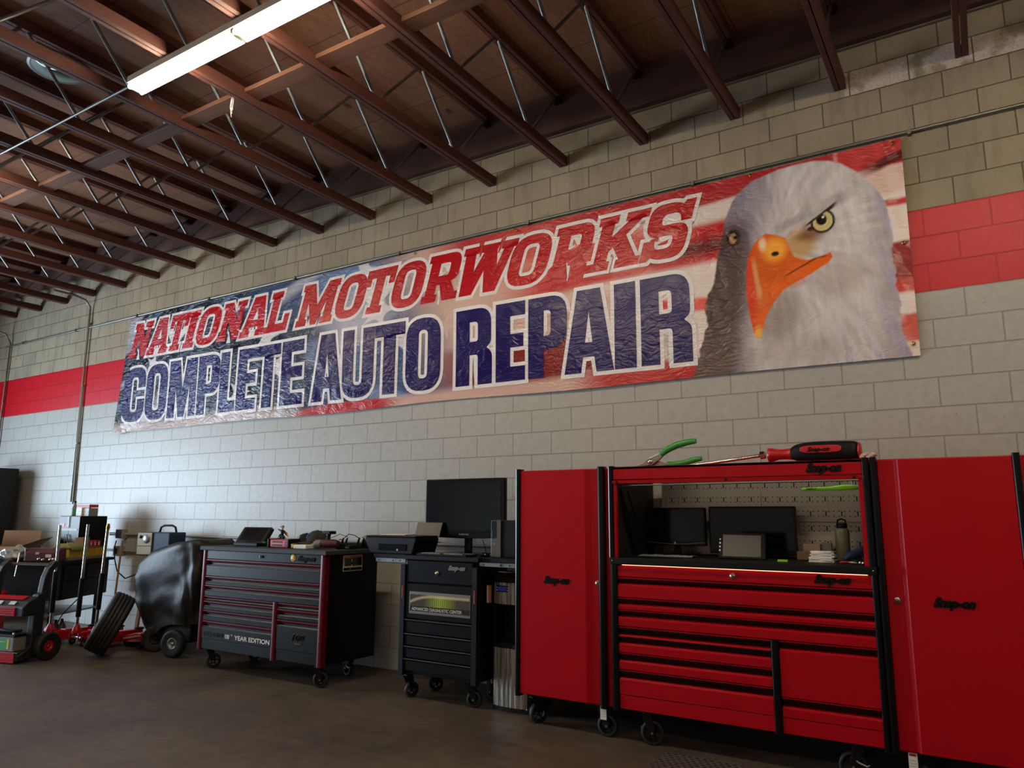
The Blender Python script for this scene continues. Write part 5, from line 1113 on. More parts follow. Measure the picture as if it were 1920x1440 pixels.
MB().box(-3.245, -2.99, -0.66, -0.42, ZK, ZK + 0.295).build('case', BLKM, t, bevel=0.004)
f = MB().box(-3.245, -3.15, -0.672, -0.66, ZK, ZK + 0.295).build('front_panel', PCG, t, bevel=0.004)
m = MB().box(-3.24, -3.195, -0.675, -0.672, ZK + 0.15, ZK + 0.29); m.build('drive_bay', BLKM, f)
m = MB()
for k in range(4): m.box(-3.236, -3.228, -0.677, -0.675, ZK + 0.16 + k * 0.014, ZK + 0.168 + k * 0.014)
m.box(-3.22, -3.20, -0.6735, -0.672, ZK + 0.10, ZK + 0.115); m.build('port', STEEL, f)
t = thing('keyboard', (-3.7, -0.68, ZK), 'black keyboard lying on the diagnostic cart below the television', 'keyboard')
MB().box(-3.915, -3.40, -0.80, -0.65, ZK, ZK + 0.014).build('base', BLKM, t, bevel=0.003)
for r in range(5):
    for c_ in range(15):
        x = -3.905 + c_ * 0.0332; y = -0.788 + r * 0.027
        MB().box(x, x + 0.028, y, y + 0.022, ZK + 0.0145, ZK + 0.021).build('key', GREY if (c_ + r) % 7 else BLKM, t)
t = thing('computer_mouse', (-3.32, -0.62, ZK), 'small dark mouse with a pale edge beside the television foot', 'computer mouse')
MB().ell((-3.34, -0.62, ZK + 0.008), (0.048, 0.03, 0.026), n=18, k=10, cut=-0.008).build('shell', BLKG, t)
o = MB().path([(-3.62, -0.25, 1.27), (-3.60, -0.24, ZK + 0.06), (-3.56, -0.23, ZK - 0.1), (-3.54, -0.22, ZK - 0.3)], 0.003, n=6).build('cable', BLKM); tag(o, 'thin black cable hanging under the television', 'cable')
t = thing('power_adapter', (-3.44, -0.36, ZK), 'black power adapter hanging on the wall under the television', 'power adapter')
MB().box(-3.50, -3.42, -0.06, -0.001, 1.13, 1.26).build('body', BLKM, t, bevel=0.006)
MB().path([(-3.46, -0.05, 1.13), (-3.45, -0.12, 1.06), (-3.47, -0.15, 0.95)], 0.004, n=6).build('cord', BLKM, t)

# ------------------------------------------------------------ water cooler
t = thing('water_cooler', (-3.02, -0.55, 0), 'tall black water cooler with steel front panels beside the red locker', 'water cooler')
def bow(x0, x1, y, z0, z1, m, name, par, d=0.018, th=0.01, bevel=0):
    n = 14; f = []; b = []
    for i in range(n + 1):
        q = i / n; x = x0 + (x1 - x0) * q; yy = y - d * (1 - (2 * q - 1) ** 2); f.append((x, yy)); b.append((x, yy + th))
    return MB().prism(f + b[::-1], 'z', z0, z1).build(name, m, par, bevel=bevel)
CX = (-3.200, -2.850)
m = MB().box(CX[0], CX[1], -0.69, -0.36, 0.012, 0.49).box(CX[0], CX[1], -0.58, -0.36, 0.49, 0.80).box(CX[0], CX[1], -0.69, -0.36, 0.80, 1.0)
m.box(CX[0], CX[0] + 0.025, -0.69, -0.58, 0.49, 0.80).box(CX[1] - 0.025, CX[1], -0.69, -0.58, 0.49, 0.80)
m.build('cabinet', BLK, t, bevel=0.006)
bow(CX[0] + 0.004, CX[1] - 0.004, -0.692, 0.0, 0.50, BLKM, 'lower_frame', t)
door = bow(CX[0] + 0.012, CX[1] - 0.03, -0.702, 0.035, 0.465, STREAK, 'door', t, bevel=0.002)
bow(CX[0] + 0.004, CX[1] - 0.004, -0.692, 0.785, 1.0, BLKM, 'upper_frame', t)
bow(CX[0] + 0.012, CX[1] - 0.03, -0.702, 0.795, 0.96, STREAK, 'faucet_panel', t, bevel=0.002)
MB().box(-3.155, -3.045, -0.722, -0.712, 0.888, 0.938).build('display_frame', BLKG, t, bevel=0.003)
MB().box(-3.145, -3.058, -0.7235, -0.722, 0.897, 0.929).build('display', LCD, t)
m = MB()
for x in (-3.151, -3.049):
    for z in (0.902, 0.922): m.lathe([(0.0005, 0), (0.004, 0), (0.004, 0.002)], (x, -0.7245, z), (0, 1, 0), n=8)
m.build('button', WHITE, t)
m = MB()
for x in (-3.10, -2.96): m.tube((x, -0.64, 0.77), (x, -0.64, 0.80), 0.012, n=10)
m.build('spout', BLKM, t); MB().box(CX[0] + 0.03, CX[1] - 0.03, -0.70, -0.58, 0.49, 0.505).build('drip_tray', BLKG, t, bevel=0.003)
MB().box(-3.0, -2.97, -0.725, -0.7175, 0.475, 0.492).build('blue_sticker', BLUEL, t)
MB().box(CX[0] + 0.01, CX[1] - 0.01, -0.68, -0.37, 1.0005, 1.02).build('top_cover', BLKM, t, bevel=0.008)
o = MB().path([(-3.19, -0.64, 1.035), (-3.12, -0.62, 1.032), (-3.05, -0.60, 1.036), (-2.97, -0.58, 1.031)], [0.006, 0.010, 0.009, 0.005], n=8).build('wrench', STEEL); tag(o, 'small metal tool lying on top of the water cooler', 'tool')
o = MB().box(-3.13, -3.10, -0.58, -0.55, 1.0205, 1.045).build('red_cap', REDPL, bevel=0.004); tag(o, 'little red cap on top of the water cooler', 'cap')

# ------------------------------------------------------------ welding machine under its vinyl cover
t = thing('covered_machine', (-7.45, -0.5, 0), 'wheeled machine hidden under a dark vinyl cover, left of the charcoal chest', 'covered machine')
def cover():
    m = MB(); n, k = 72, 30; vs = []
    def ztop(x): return float(np.interp(x, [-8.12, -7.98, -7.72, -7.35, -6.98, -6.88], [0.86, 0.93, 1.08, 1.17, 1.215, 1.19]))
    def zlow(x): return float(np.interp(x, [-8.1, -7.85, -7.66, -7.45, -7.2, -6.88], [0.40, 0.24, 0.16, 0.30, 0.33, 0.34]))
    cx, cy, hx, hy = -7.49, -0.52, 0.60, 0.285
    for i in range(k + 1):
        q = i / k
        for j in range(n):
            a = 2 * math.pi * j / n; c, s = math.cos(a), math.sin(a)
            ex = abs(c) ** 0.42 * (1 if c > 0 else -1); ey = abs(s) ** 0.42 * (1 if s > 0 else -1)
            left = max(0, -ex)
            shrink = 1 - 0.10 * (1 - q) ** 1.5 - 0.22 * left * max(0, 0.35 - q) / 0.35
            if q > 0.93: shrink *= 1 - ((q - 0.93) / 0.07) ** 2 * 0.10
            fold = (0.014 * math.sin(a * 9 + 2 * q) + 0.020 * math.sin(a * 5 + 1.0 - 3 * q) + 0.010 * math.sin(a * 17 + 5 * q)) * (1.1 - q) ** 0.7
            fold += 0.03 * noise.noise(Vector((ex * 2.2, ey * 2.0, q * 3.5))) + 0.012 * noise.noise(Vector((ex * 6, ey * 6, q * 9)))
            x = cx + ex * (hx * shrink + fold); y = cy + ey * (hy * shrink + fold)
            z = zlow(x) + (ztop(x) - zlow(x)) * q
            vs.append((x, y, z))
    base = vs[-n:]
    for r in (0.8, 0.5, 0.2, 0.0):
        for p in base:
            x = cx + (p[0] - cx) * r; y = cy + (p[1] - cy) * r
            vs.append((x, y, ztop(x) + 0.012 * noise.noise(Vector((x * 7, y * 7, 1))) + 0.012 * (1 - r)))
    m.add(vs, [(i * n + j, i * n + (j + 1) % n, (i + 1) * n + (j + 1) % n, (i + 1) * n + j) for i in range(k + 4) for j in range(n)], smooth=True)
    return m
cover().build('cover', TARP, t)
MB().box(-7.84, -7.04, -0.70, -0.30, 0.17, 0.34).build('chassis', BLKM, t, bevel=0.01)
m = MB().tube((-7.66, -0.66, 0.13), (-7.66, -0.30, 0.13), 0.012, n=8).tube((-7.15, -0.80, 0.14), (-7.15, -0.28, 0.14), 0.012, n=8); m.box(-7.18, -7.12, -0.6, -0.4, 0.14, 0.2).box(-7.69, -7.63, -0.6, -0.4, 0.13, 0.2); m.build('axle', BLKM, t)
def wheel(parent, c, axis, r, w, hub, hubr, name='wheel', groove=True, n=36):
    m = MB(); h = w / 2
    m.lathe([(hubr, -h * 0.7), (r * 0.80, -h), (r * 0.94, -h * 0.92), (r, -h * 0.6), (r, h * 0.6), (r * 0.94, h * 0.92), (r * 0.80, h), (hubr, h * 0.7)], c, axis, n=n, m=0, cap=False)
    m.lathe([(0.001, -h * 0.25), (hubr * 0.55, -h * 0.25), (hubr * 0.7, -h * 0.55), (hubr, -h * 0.72), (hubr, h * 0.72), (hubr * 0.7, h * 0.55), (hubr * 0.55, h * 0.25), (0.001, h * 0.25)], c, axis, n=n, m=1, cap=False)
    for s in (-1, 1): m.lathe([(0.001, s * h * 0.62), (hubr * 0.28, s * h * 0.6), (hubr * 0.30, s * h * 0.2)], c, axis, n=16, m=1, cap=False)
    return m.build(name, [RUB, hub], parent)
wheel(t, (-7.17, -0.80, 0.14), (0.25, -1, 0), 0.14, 0.085, ALU, 0.062)
wheel(t, (-7.64, -0.70, 0.14), (0.75, -1, 0), 0.14, 0.085, BLKM, 0.062)
# blue and beige welder on a small stand behind it
t = thing('welder', (-8.2, -0.35, 0.97), 'blue portable welder with beige front panel and carry handle near the wall', 'welder')
WT = Matrix.Translation((-8.28, -0.42, 1.0)) @ Matrix.Rotation(R(12), 4, 'Z')
MB(WT).box(-0.24, 0.24, 0, 0.26, 0.0, 0.265).build('case', BLUEC, t, bevel=0.012)
f = MB(WT).box(-0.24, -0.02, -0.014, -0.001, 0.004, 0.26).build('front_panel', CREAM, t, bevel=0.004)
MB(WT).box(-0.238, -0.022, -0.017, -0.0145, 0.10, 0.107).build('panel_line', BLKM, f)
MB(WT).lathe([(0.001, 0), (0.045, 0), (0.052, 0.008)], (-0.10, -0.023, 0.185), (0, 1, 0), n=24).lathe([(0.001, 0), (0.018, 0), (0.02, 0.012)], (-0.19, -0.025, 0.21), (0, 1, 0), n=16, m=1).build('dial', [ALU, BLKM], f)
MB(WT).path([(-0.05, 0.13, 0.262), (-0.03, 0.13, 0.325), (0.02, 0.13, 0.345), (0.14, 0.13, 0.345), (0.19, 0.13, 0.325), (0.21, 0.13, 0.262)], 0.013, n=10).build('carry_handle', BLKM, t)
t = thing('stand', (-8.2, -0.3, 0), 'plain black stand carrying the blue welder behind the covered machine', 'stand')
MB().box(-8.40, -8.14, -0.20, -0.06, 0.96, 0.998).build('shelf', BLKM, t); 
m = MB().box(-8.36, -8.33, -0.10, -0.03, 0.0, 0.96).box(-8.19, -8.16, -0.10, -0.03, 0.0, 0.96); m.build('post', BLKM, t)

# ------------------------------------------------------------ loose tyre leaning on the cover
t = thing('tyre', (-7.95, -1.10, 0), 'worn black car tyre without rim leaning against the covered machine', 'tyre')
nrm = Vector((0.53, 0.85, 0)).normalized(); lean = R(26)
axv = (nrm * math.cos(lean) + Vector((0, 0, -1)) * math.sin(lean)).normalized()      # the wheel's axis
upv = (nrm * math.sin(lean) + Vector((0, 0, 1)) * math.cos(lean)).normalized()
rT, wT = 0.325, 0.215
cT = Vector((-7.93, -1.23, 0.0)) + upv * rT + Vector((0, 0, 1)) * (wT / 2 * math.sin(lean) * 0.98 - 0.009)
m = MB(); pr = [(0.205, -0.085), (0.215, -0.100), (0.26, -0.1125), (0.295, -0.108), (0.314, -0.094)]
for g in (-0.055, -0.018, 0.018, 0.055): pr += [(rT - 0.0015 if abs(g) < 0.05 else rT - 0.004, g - 0.006), (rT - 0.010, g - 0.004), (rT - 0.010, g + 0.004), (rT - 0.0015 if abs(g) < 0.05 else rT - 0.004, g + 0.006)]
pr += [(0.314, 0.094), (0.295, 0.108), (0.26, 0.1125), (0.215, 0.100), (0.205, 0.085), (0.213, 0.07), (0.30, 0.06), (0.30, -0.06), (0.213, -0.07), (0.205, -0.085)]
m.lathe(pr, cT, axv, n=56, cap=False); m.build('tread', RUB, t)

# ------------------------------------------------------------ angled workbench with its clutter
BT = Matrix(((-0.512, -0.859, 0, -9.07), (0.859, -0.512, 0, -1.09), (0, 0, 1, 0), (0, 0, 0, 1)))
t = thing('workbench', (-9.9, -1.0, 0), 'black steel workbench set at an angle, covered with boxes and bags', 'workbench')
MB(BT).box(0, 1.18, 0, 1.75, 0.885, 0.92).build('bench_top', BLKM, t, bevel=0.004)
MB(BT).box(0.12, 1.12, 0.03, 1.70, 0.47, 0.885).build('drawer_unit', BLKM, t, bevel=0.004)
m = MB(BT).box(0.16, 0.60, 0.018, 0.03, 0.70, 0.86).box(0.62, 1.08, 0.018, 0.03, 0.70, 0.86).box(0.16, 1.08, 0.018, 0.03, 0.49, 0.68); m.build('panel', BLK, t, bevel=0.003)
for x in (0.16, 1.08):
    for y in (0.12, 1.62): MB(BT).box(x, x + 0.045, y, y + 0.045, 0, 0.47).build('leg', BLKM, t)
MB(BT).box(0.10, 1.10, 0.08, 1.66, 0.29, 0.31).build('lower_shelf', ALU, t)
for k, x in enumerate((0.30, 0.42, 0.54)):
    o = MB(BT).lathe([(0.001, 0), (0.05, 0), (0.055, 0.02), (0.05, 0.13), (0.018, 0.18), (0.016, 0.21), (0.001, 0.212)], (x, 0.22, 0.001), n=18).build('bottle', [PCG, CASEM, PCG][k], bevel=0)
    tag(o, ['grey funnel shaped bottle under the bench, nearest the left jack', 'dark maroon bottle between the two grey ones under the bench', 'grey funnel shaped bottle under the bench, furthest to the right'][k], 'bottle', None)
ZW = 0.9205
t = thing('parts_tray', (-9.3, -0.8, ZW), 'long bright yellow tray along the right edge of the workbench', 'tray')
MB(BT).box(0.24, 0.98, 0.03, 0.20, ZW, ZW + 0.03).build('base_strip', GREY, t, bevel=0.004)
MB(BT).box(0.24, 0.98, 0.035, 0.195, ZW + 0.0305, ZW + 0.135).build('yellow_body', YEL, t, bevel=0.008)
MB(BT).box(0.24, 0.98, 0.033, 0.197, ZW + 0.1355, ZW + 0.148).build('lid', ALU, t, bevel=0.003)
t = thing('towel', (-9.3, -0.9, ZW + 0.1), 'olive green towel draped over the left end of the yellow tray', 'towel')
m = MB(BT); vs = []
for i in range(13):
    for j in range(13):
        u_ = i / 12; v_ = j / 12; x = 0.225 + 0.26 * u_; y = -0.01 + 0.24 * v_
        z = ZW + 0.172 + 0.03 * noise.noise(Vector((u_ * 3, v_ * 3, 5))) + 0.04 * math.sin(u_ * 3.1) * math.sin(v_ * 3.1)
        if x < 0.24: z -= (0.24 - x) * 1.4
        if j == 0: z -= 0.05; y -= 0.004
        vs.append((x, y, z))
m.add(vs, [(i * 13 + j, (i + 1) * 13 + j, (i + 1) * 13 + j + 1, i * 13 + j + 1) for i in range(12) for j in range(12)], smooth=True)
o = m.build('cloth', TOWEL, t); so = o.modifiers.new('solid', 'SOLIDIFY'); so.thickness = 0.008
o = MB(BT).box(0.55, 0.68, 0.06, 0.17, ZW + 0.149, ZW + 0.265).build('carton', CARD, bevel=0.002); tag(o, 'small brown carton standing on the yellow tray', 'box')
for k, x in enumerate((0.69, 0.775, 0.86)):
    o = MB(BT).box(x, x + 0.075, 0.06, 0.16, ZW + 0.149, ZW + 0.225).box(x + 0.02, x + 0.045, 0.0585, 0.06, ZW + 0.165, ZW + 0.205, 1).build('parts_box', [REDL, WHITE], bevel=0.002)
    tag(o, ['red and white parts box next to the small brown carton', 'middle one of three red parts boxes on the yellow tray', 'red parts box furthest right on the yellow tray'][k], 'box')
# maroon case with clamps
t = thing('machine_vise', (-9.35, -1.3, ZW), 'dark maroon machine part wrapped with white labels at the bench corner', 'machine part')
MB(BT).prism([(0.04, ZW), (0.20, ZW), (0.20, ZW + 0.12), (0.17, ZW + 0.155), (0.08, ZW + 0.155), (0.04, ZW + 0.10)], 'y', 0.04, 0.44).build('body', CASEM, t, bevel=0.01)
MB(BT).box(0.035, 0.04, 0.12, 0.19, ZW + 0.05, ZW + 0.085).box(0.035, 0.04, 0.27, 0.31, ZW + 0.085, ZW + 0.11).build('label', WHITEP, t)
m = MB(BT)
for y, z in ((0.08, 0.02), (0.12, 0.015), (0.21, 0.012), (0.26, 0.02)): m.lathe([(0.001, 0), (0.016, 0), (0.018, 0.02)], (0.02, y, ZW + z + 0.012), (1, 0, 0), n=10)
m.build('bolt', STEEL, t)
MB(BT).box(0.05, 0.19, 0.44, 0.455, ZW + 0.01, ZW + 0.15).build('end_plate', STEEL, t, bevel=0.004)
MB(BT).tube((-0.02, 0.46, ZW + 0.10), (-0.06, 0.46, ZW - 0.16), 0.009, n=8).build('crank', CHROME, t)
for k, (x, y, rx) in enumerate(((0.16, 0.64, 0.15), (0.17, 1.02, 0.16))):
    c = BT @ Vector((x, y, ZW + 0.075)); o = MB().ell(c, (rx, 0.14, 0.085), n=40, k=26, jit=0.55, seed=k * 7 + 2, cut=-0.0745).build('plastic_bag', FOIL)
    tag(o, ['crumpled clear plastic bag against the maroon machine part', 'crumpled clear plastic bag at the left end of the bench'][k], 'bag')
t = thing('cardboard_box', (-10.5, -1.0, ZW), 'open brown cardboard box with flaps up on the workbench', 'box')
m = MB(BT); a, b, c, d = 0.56, 0.98, 0.88, 1.42
m.box(a, b, c, d, ZW, ZW + 0.005).box(a, a + 0.005, c, d, ZW, ZW + 0.15).box(b - 0.005, b, c, d, ZW, ZW + 0.15).box(a, b, c, c + 0.005, ZW, ZW + 0.15).box(a, b, d - 0.005, d, ZW, ZW + 0.15)
m.build('carton', CARD, t)
MB(BT).prism([(b - 0.004, ZW + 0.15), (b + 0.02, ZW + 0.34), (b + 0.025, ZW + 0.34), (b + 0.001, ZW + 0.15)], 'y', c + 0.02, d - 0.02).build('flap', CARD, t)
m = MB(BT).add([(a, c, ZW + 0.15), (b, c, ZW + 0.15), (b - 0.02, c - 0.17, ZW + 0.26), (a + 0.12, c - 0.19, ZW + 0.24)], [(0, 1, 2, 3)]); o = m.build('flap', CARDIN, t); so = o.modifiers.new('solid', 'SOLIDIFY'); so.thickness = 0.004
m = MB(BT).add([(a, d, ZW + 0.15), (b, d, ZW + 0.15), (b - 0.04, d + 0.12, ZW + 0.28), (a + 0.05, d + 0.15, ZW + 0.23)], [(0, 1, 2, 3)]); o = m.build('flap', CARDIN, t); so = o.modifiers.new('solid', 'SOLIDIFY'); so.thickness = 0.004
m = MB(BT).add([(a, c, ZW + 0.15), (a, d, ZW + 0.15), (a - 0.16, d - 0.03, ZW + 0.10), (a - 0.17, c + 0.03, ZW + 0.11)], [(0, 1, 2, 3)]); o = m.build('flap', CARD, t); so = o.modifiers.new('solid', 'SOLIDIFY'); so.thickness = 0.004
# black two-door cabinet
t = thing('wall_cabinet', (-9.87, -0.42, ZW), 'black two-door steel cabinet with silver rings standing on the workbench', 'cabinet')
MB().box(-10.13, -9.62, -0.585, -0.25, ZW, 1.452).build('case', BLK, t, bevel=0.005)
for x0, x1 in ((-10.125, -9.878), (-9.874, -9.625)): MB().box(x0, x1, -0.60, -0.586, ZW + 0.01, 1.446).build('door', CHARC, t, bevel=0.003)
MB().box(-10.10, -9.66, -0.603, -0.60, 1.265, 1.292).build('grey_strip', GREY, t)
MB().box(-10.10, -9.985, -0.603, -0.60, 1.31, 1.355).build('red_label', REDL, t)
m = MB()
for x in (-9.91, -9.84):
    pts = [(x + 0.022 * math.cos(q * math.pi / 6), -0.612, 1.16 + 0.055 * math.sin(q * math.pi / 6)) for q in range(13)]; m.path(pts, 0.005, n=6)
m.build('ring_handle', CHROME, t)
m = MB()
for k in range(6): m.path([(-9.875 + 0.009 * math.cos(q * math.pi / 4), -0.612, 1.43 - k * 0.022 + 0.014 * math.sin(q * math.pi / 4)) for q in range(9)], 0.003, n=5)
m.build('chain', CHROME, t)
o = MB().lathe([(0.001, 0), (0.034, 0), (0.036, 0.01), (0.036, 0.10), (0.016, 0.15), (0.014, 0.17)], (-10.07, -0.45, 1.4525), n=18).lathe([(0.016, 0.17), (0.016, 0.195), (0.001, 0.195)], (-10.07, -0.45, 1.4525), n=14, m=1).lathe([(0.0365, 0.03), (0.0365, 0.09)], (-10.07, -0.45, 1.4525), n=18, m=2, cap=False).build('spray_bottle', [GREY, BLKM, GREENL]); tag(o, 'small bottle with black cap and green label on the black cabinet', 'bottle')
o = MB().lathe([(0.001, 0), (0.026, 0), (0.026, 0.09), (0.018, 0.10), (0.018, 0.115), (0.001, 0.115)], (-9.97, -0.42, 1.4525), n=16).build('can', [PCG]); tag(o, 'dark little can on the cabinet between the bottle and white boxes', 'can')
for k, (x0, x1, y0, z0, z1, mm, lb) in enumerate(((-9.93, -9.80, -0.50, 1.4525, 1.56, WHITE, 'white carton with small print, in front on the black cabinet'), (-9.795, -9.70, -0.48, 1.4525, 1.555, CARDIN, 'pale carton in the middle of the black cabinet top'), (-9.695, -9.625, -0.50, 1.4525, 1.553, GREY, 'greyish carton at the right corner of the black cabinet top'), (-9.98, -9.68, -0.47, 1.5605, 1.60, REDL, 'flat red box lying over the white cartons on the cabinet'))):
    o = MB().box(x0, x1, y0, y0 + 0.12, z0, z1).box(x0 + 0.015, x0 + 0.03, y0 - 0.001, y0, z0 + 0.02, z0 + 0.03, 1).box(x0 + 0.035, x1 - 0.01, y0 - 0.001, y0, (z0 + z1) / 2 - 0.004, (z0 + z1) / 2 + 0.004, 1).build('carton', [mm, BLKM if k else CASEM], bevel=0.002); tag(o, lb, 'box')

# ------------------------------------------------------------ floor jacks, broom, plank
def floor_jack(x, y, rot, label, hl=1.13, tilt=0.0, foam=(0.16, 0.62)):
    t = thing('floor_jack', (x, y, 0), label, 'floor jack')
    T = Matrix.Translation((x, y, 0)) @ Matrix.Rotation(rot, 4, 'Z')
    m = MB(T)
    for s in (-1, 1):
        m.prism([(0.0, 0.06), (0.0, 0.145), (0.10, 0.165), (0.34, 0.12), (0.60, 0.10), (0.62, 0.05), (0.30, 0.05)], 'x', s * 0.10 - 0.006, s * 0.10 + 0.006)
    m.box(-0.10, 0.10, 0.05, 0.30, 0.125, 0.140).box(-0.10, 0.10, 0.52, 0.60, 0.06, 0.07); m.build('frame', REDPL, t, bevel=0.003)
    MB(T).prism([(0.18, 0.10), (0.55, 0.12), (0.55, 0.15), (0.18, 0.16)], 'x', -0.05, 0.05).build('lift_arm', REDPL, t, bevel=0.004)
    MB(T).lathe([(0.001, 0), (0.05, 0), (0.052, 0.015), (0.03, 0.02), (0.001, 0.02)], (0, 0.53, 0.152), n=20).build('saddle', BLKM, t)
    m = MB(T).lathe([(0.045, 0), (0.052, 0.01), (0.045, 0.05), (0.030, 0.085), (0.028, 0.10)], (0, 0.03, 0.135), n=16); m.build('handle_socket', REDPL, t)
    m = MB(T).tube((-0.13, 0.03, 0.10), (0.13, 0.03, 0.10), 0.022, n=12)
    for s in (-1, 1): m.lathe([(0.001, 0), (0.018, 0), (0.018, 0.02)], (s * 0.13, 0.03, 0.10), (s, 0, 0), n=10)
    m.build('pivot', CHROME, t)
    for s in (-1, 1): wheel(t, (T @ Vector((s * 0.125, 0.05, 0.04))), (math.cos(rot), math.sin(rot), 0), 0.04, 0.035, CHROME, 0.016, n=20)
    for s in (-1, 1): wheel(t, (T @ Vector((s * 0.125, 0.58, 0.045))), (math.cos(rot), math.sin(rot), 0), 0.045, 0.04, BLKM, 0.018, n=20)
    hd = Vector((tilt, -0.02, 1)).normalized(); p0 = Vector((x, y + 0.03, 0.2))
    MB().tube(p0, p0 + hd * (hl + 0.02), 0.0165, n=14).build('handle', CHROME, t)
    MB().tube(p0 + hd * foam[0], p0 + hd * foam[1], 0.027, n=14).build('foam_sleeve', BLKM, t)
    return t
floor_jack(-9.02, -1.16, R(2), 'leftmost red floor jack of three, handle with long black sleeve', 1.13, 0.02)
floor_jack(-8.72, -1.02, R(-2), 'middle red floor jack of three, half of its handle bare chrome', 1.14, 0.055, (0.12, 0.55))
j3 = floor_jack(-8.40, -0.98, R(-4), 'rightmost red floor jack, brass end on the handle, behind the tyre', 1.10, 0.075, (0.22, 0.62))
MB().path([(-8.318, -0.97, 1.29), (-8.312, -0.972, 1.33), (-8.306, -0.973, 1.37)], [0.014, 0.022, 0.015], n=10).build('brass_fitting', GOLD, j3)
t = thing('floor_jack', (-8.0, -0.6, 0), 'low red floor jack lying between tyre and covered machine', 'floor jack')
MB().prism([(-8.25, 0.05), (-7.90, 0.08), (-7.90, 0.17), (-8.0, 0.17), (-8.25, 0.11)], 'y', -0.72, -0.50).build('frame', REDPL, t, bevel=0.004)
MB().prism([(-8.22, 0.085), (-7.905, 0.14), (-7.905, 0.155), (-8.22, 0.10)], 'y', -0.735, -0.72).build('edge_bar', CARDIN, t)
for x in (-8.2, -7.95): wheel(t, (x, -0.61, 0.045), (0, 1, 0), 0.045, 0.2, BLKM, 0.02, n=18)
t = thing('broom', (-9.3, -0.62, 0), 'broom with straw bristles standing behind the red floor jacks', 'broom')
m = MB(); T = Matrix.Translation((-9.0, -0.42, 0)) @ Matrix.Rotation(R(25), 4, 'Z')
m = MB(T).add([(-0.16, -0.03, 0.0), (0.16, -0.03, 0.0), (0.16, 0.03, 0.0), (-0.16, 0.03, 0.0), (-0.05, -0.02, 0.26), (0.05, -0.02, 0.26), (0.05, 0.02, 0.26), (-0.05, 0.02, 0.26)], [(0, 3, 2, 1), (4, 5, 6, 7), (0, 1, 5, 4), (1, 2, 6, 5), (2, 3, 7, 6), (3, 0, 4, 7)])
m.build('bristles', BRIS, t); MB(T).tube((0, 0, 0.25), (-0.03, 0.10, 1.15), 0.012, n=10).build('handle', SKIN, t)
t = MB().obox((-8.93, -0.10, 0.5), (0.055, 0.03, 1.0), (R(-5), 0, 0)).build('wood_plank', SKIN, bevel=0.003); tag(t, 'narrow upright wooden plank leaning on the wall beside the jack handles', 'plank')
m = MB().path([(-8.60, -0.80, 0.88), (-8.66, -0.95, 0.62), (-8.80, -1.12, 0.36), (-8.82, -1.24, 0.12), (-8.70, -1.32, 0.012), (-8.42, -1.40, 0.01), (-8.25, -1.42, 0.03)], 0.006, n=6)
tag(m.build('air_hose', BLKM), 'thin dark hose trailing down to the floor past the jacks', 'hose')
# ------------------------------------------------------------ wheeled jump starter in front
HT = Matrix.Translation((-8.08, -1.90, 0)) @ Matrix.Rotation(R(15), 4, 'Z') @ Matrix.Diagonal((1, 0.74, 1, 1))
t = thing('jump_starter_cart', (-8.3, -1.75, 0), 'red and black wheeled jump starter cart at the lower left', 'jump starter')
BLKS = mat('cart_black_plastic', '222426', 0.38)
for x in (-0.075, -0.72):
    m = MB(HT)
    m.prism([(0.20, 0.10), (0.36, 0.06), (0.36, 0.70), (0.24, 0.66), (0.20, 0.60)], 'x', x, x + 0.075); m.build('side_column', BLKS, t, bevel=0.008)
    pts = [(0.33, 0.60), (0.345, 0.72), (0.36, 0.82), (0.40, 0.90), (0.46, 0.95), (0.52, 0.965)]; a = []; b = []
    for i, p in enumerate(pts):
        d = Vector((pts[min(i + 1, 5)][0] - pts[max(i - 1, 0)][0], pts[min(i + 1, 5)][1] - pts[max(i - 1, 0)][1])).normalized(); n_ = Vector((-d.y, d.x)); w = 0.055 - 0.005 * i
        a.append(tuple(Vector(p) + n_ * w)); b.append(tuple(Vector(p) - n_ * w))
    MB(HT).prism(a + b[::-1], 'x', x + 0.005, x + 0.07).build('arm', BLKS, t, bevel=0.006)
MB(HT).tube((-0.72, 0.47, 0.945), (-0.02, 0.47, 0.945), 0.016, n=14).build('handle_bar', CHROME, t)
m = MB(HT).prism([(0.02, 0.455), (0.02, 0.545), (0.09, 0.60), (0.24, 0.645), (0.24, 0.455)], 'x', -0.70, -0.001); m.build('control_head', BLKS, t, bevel=0.012)
m = MB(HT)
for k in range(4): m.prism([(0.012, 0.462 + k * 0.021), (0.004, 0.466 + k * 0.021), (0.004, 0.478 + k * 0.021), (0.012, 0.482 + k * 0.021)], 'x', -0.72, -0.10)
m.box(-0.72, -0.10, 0.012, 0.02, 0.46, 0.545); m.build('ribbed_front', REDPL, t)
m = MB(HT).prism([(0.115, 0.612), (0.11, 0.616), (0.205, 0.646), (0.21, 0.640)], 'x', -0.62, -0.10); m.build('red_top_strip', REDPL, t)
m = MB(HT)
for x in (-0.52, -0.40, -0.22): m.prism([(0.04, 0.567), (0.036, 0.571), (0.075, 0.601), (0.08, 0.597)], 'x', x, x + 0.08)
m.build('control', WHITEP, t)
MB(HT).box(-0.75, -0.01, 0.02, 0.40, 0.03, 0.115).build('base', BLKS, t, bevel=0.01)
m = MB(HT)
for k in range(4): m.prism([(0.022, 0.012 + k * 0.024), (0.006, 0.017 + k * 0.024), (0.006, 0.030 + k * 0.024), (0.022, 0.035 + k * 0.024)], 'x', -0.76, -0.045)
m.box(-0.76, -0.045, 0.010, 0.022, 0.012, 0.108).build('ribbed_base_front', REDPL, t)
MB(HT).prism([(0.06, 0.03), (0.36, 0.08), (0.37, 0.24), (0.30, 0.24), (0.16, 0.13), (0.02, 0.08)], 'x', -0.045, 0.0).build('corner_brace', BLKS, t, bevel=0.006)
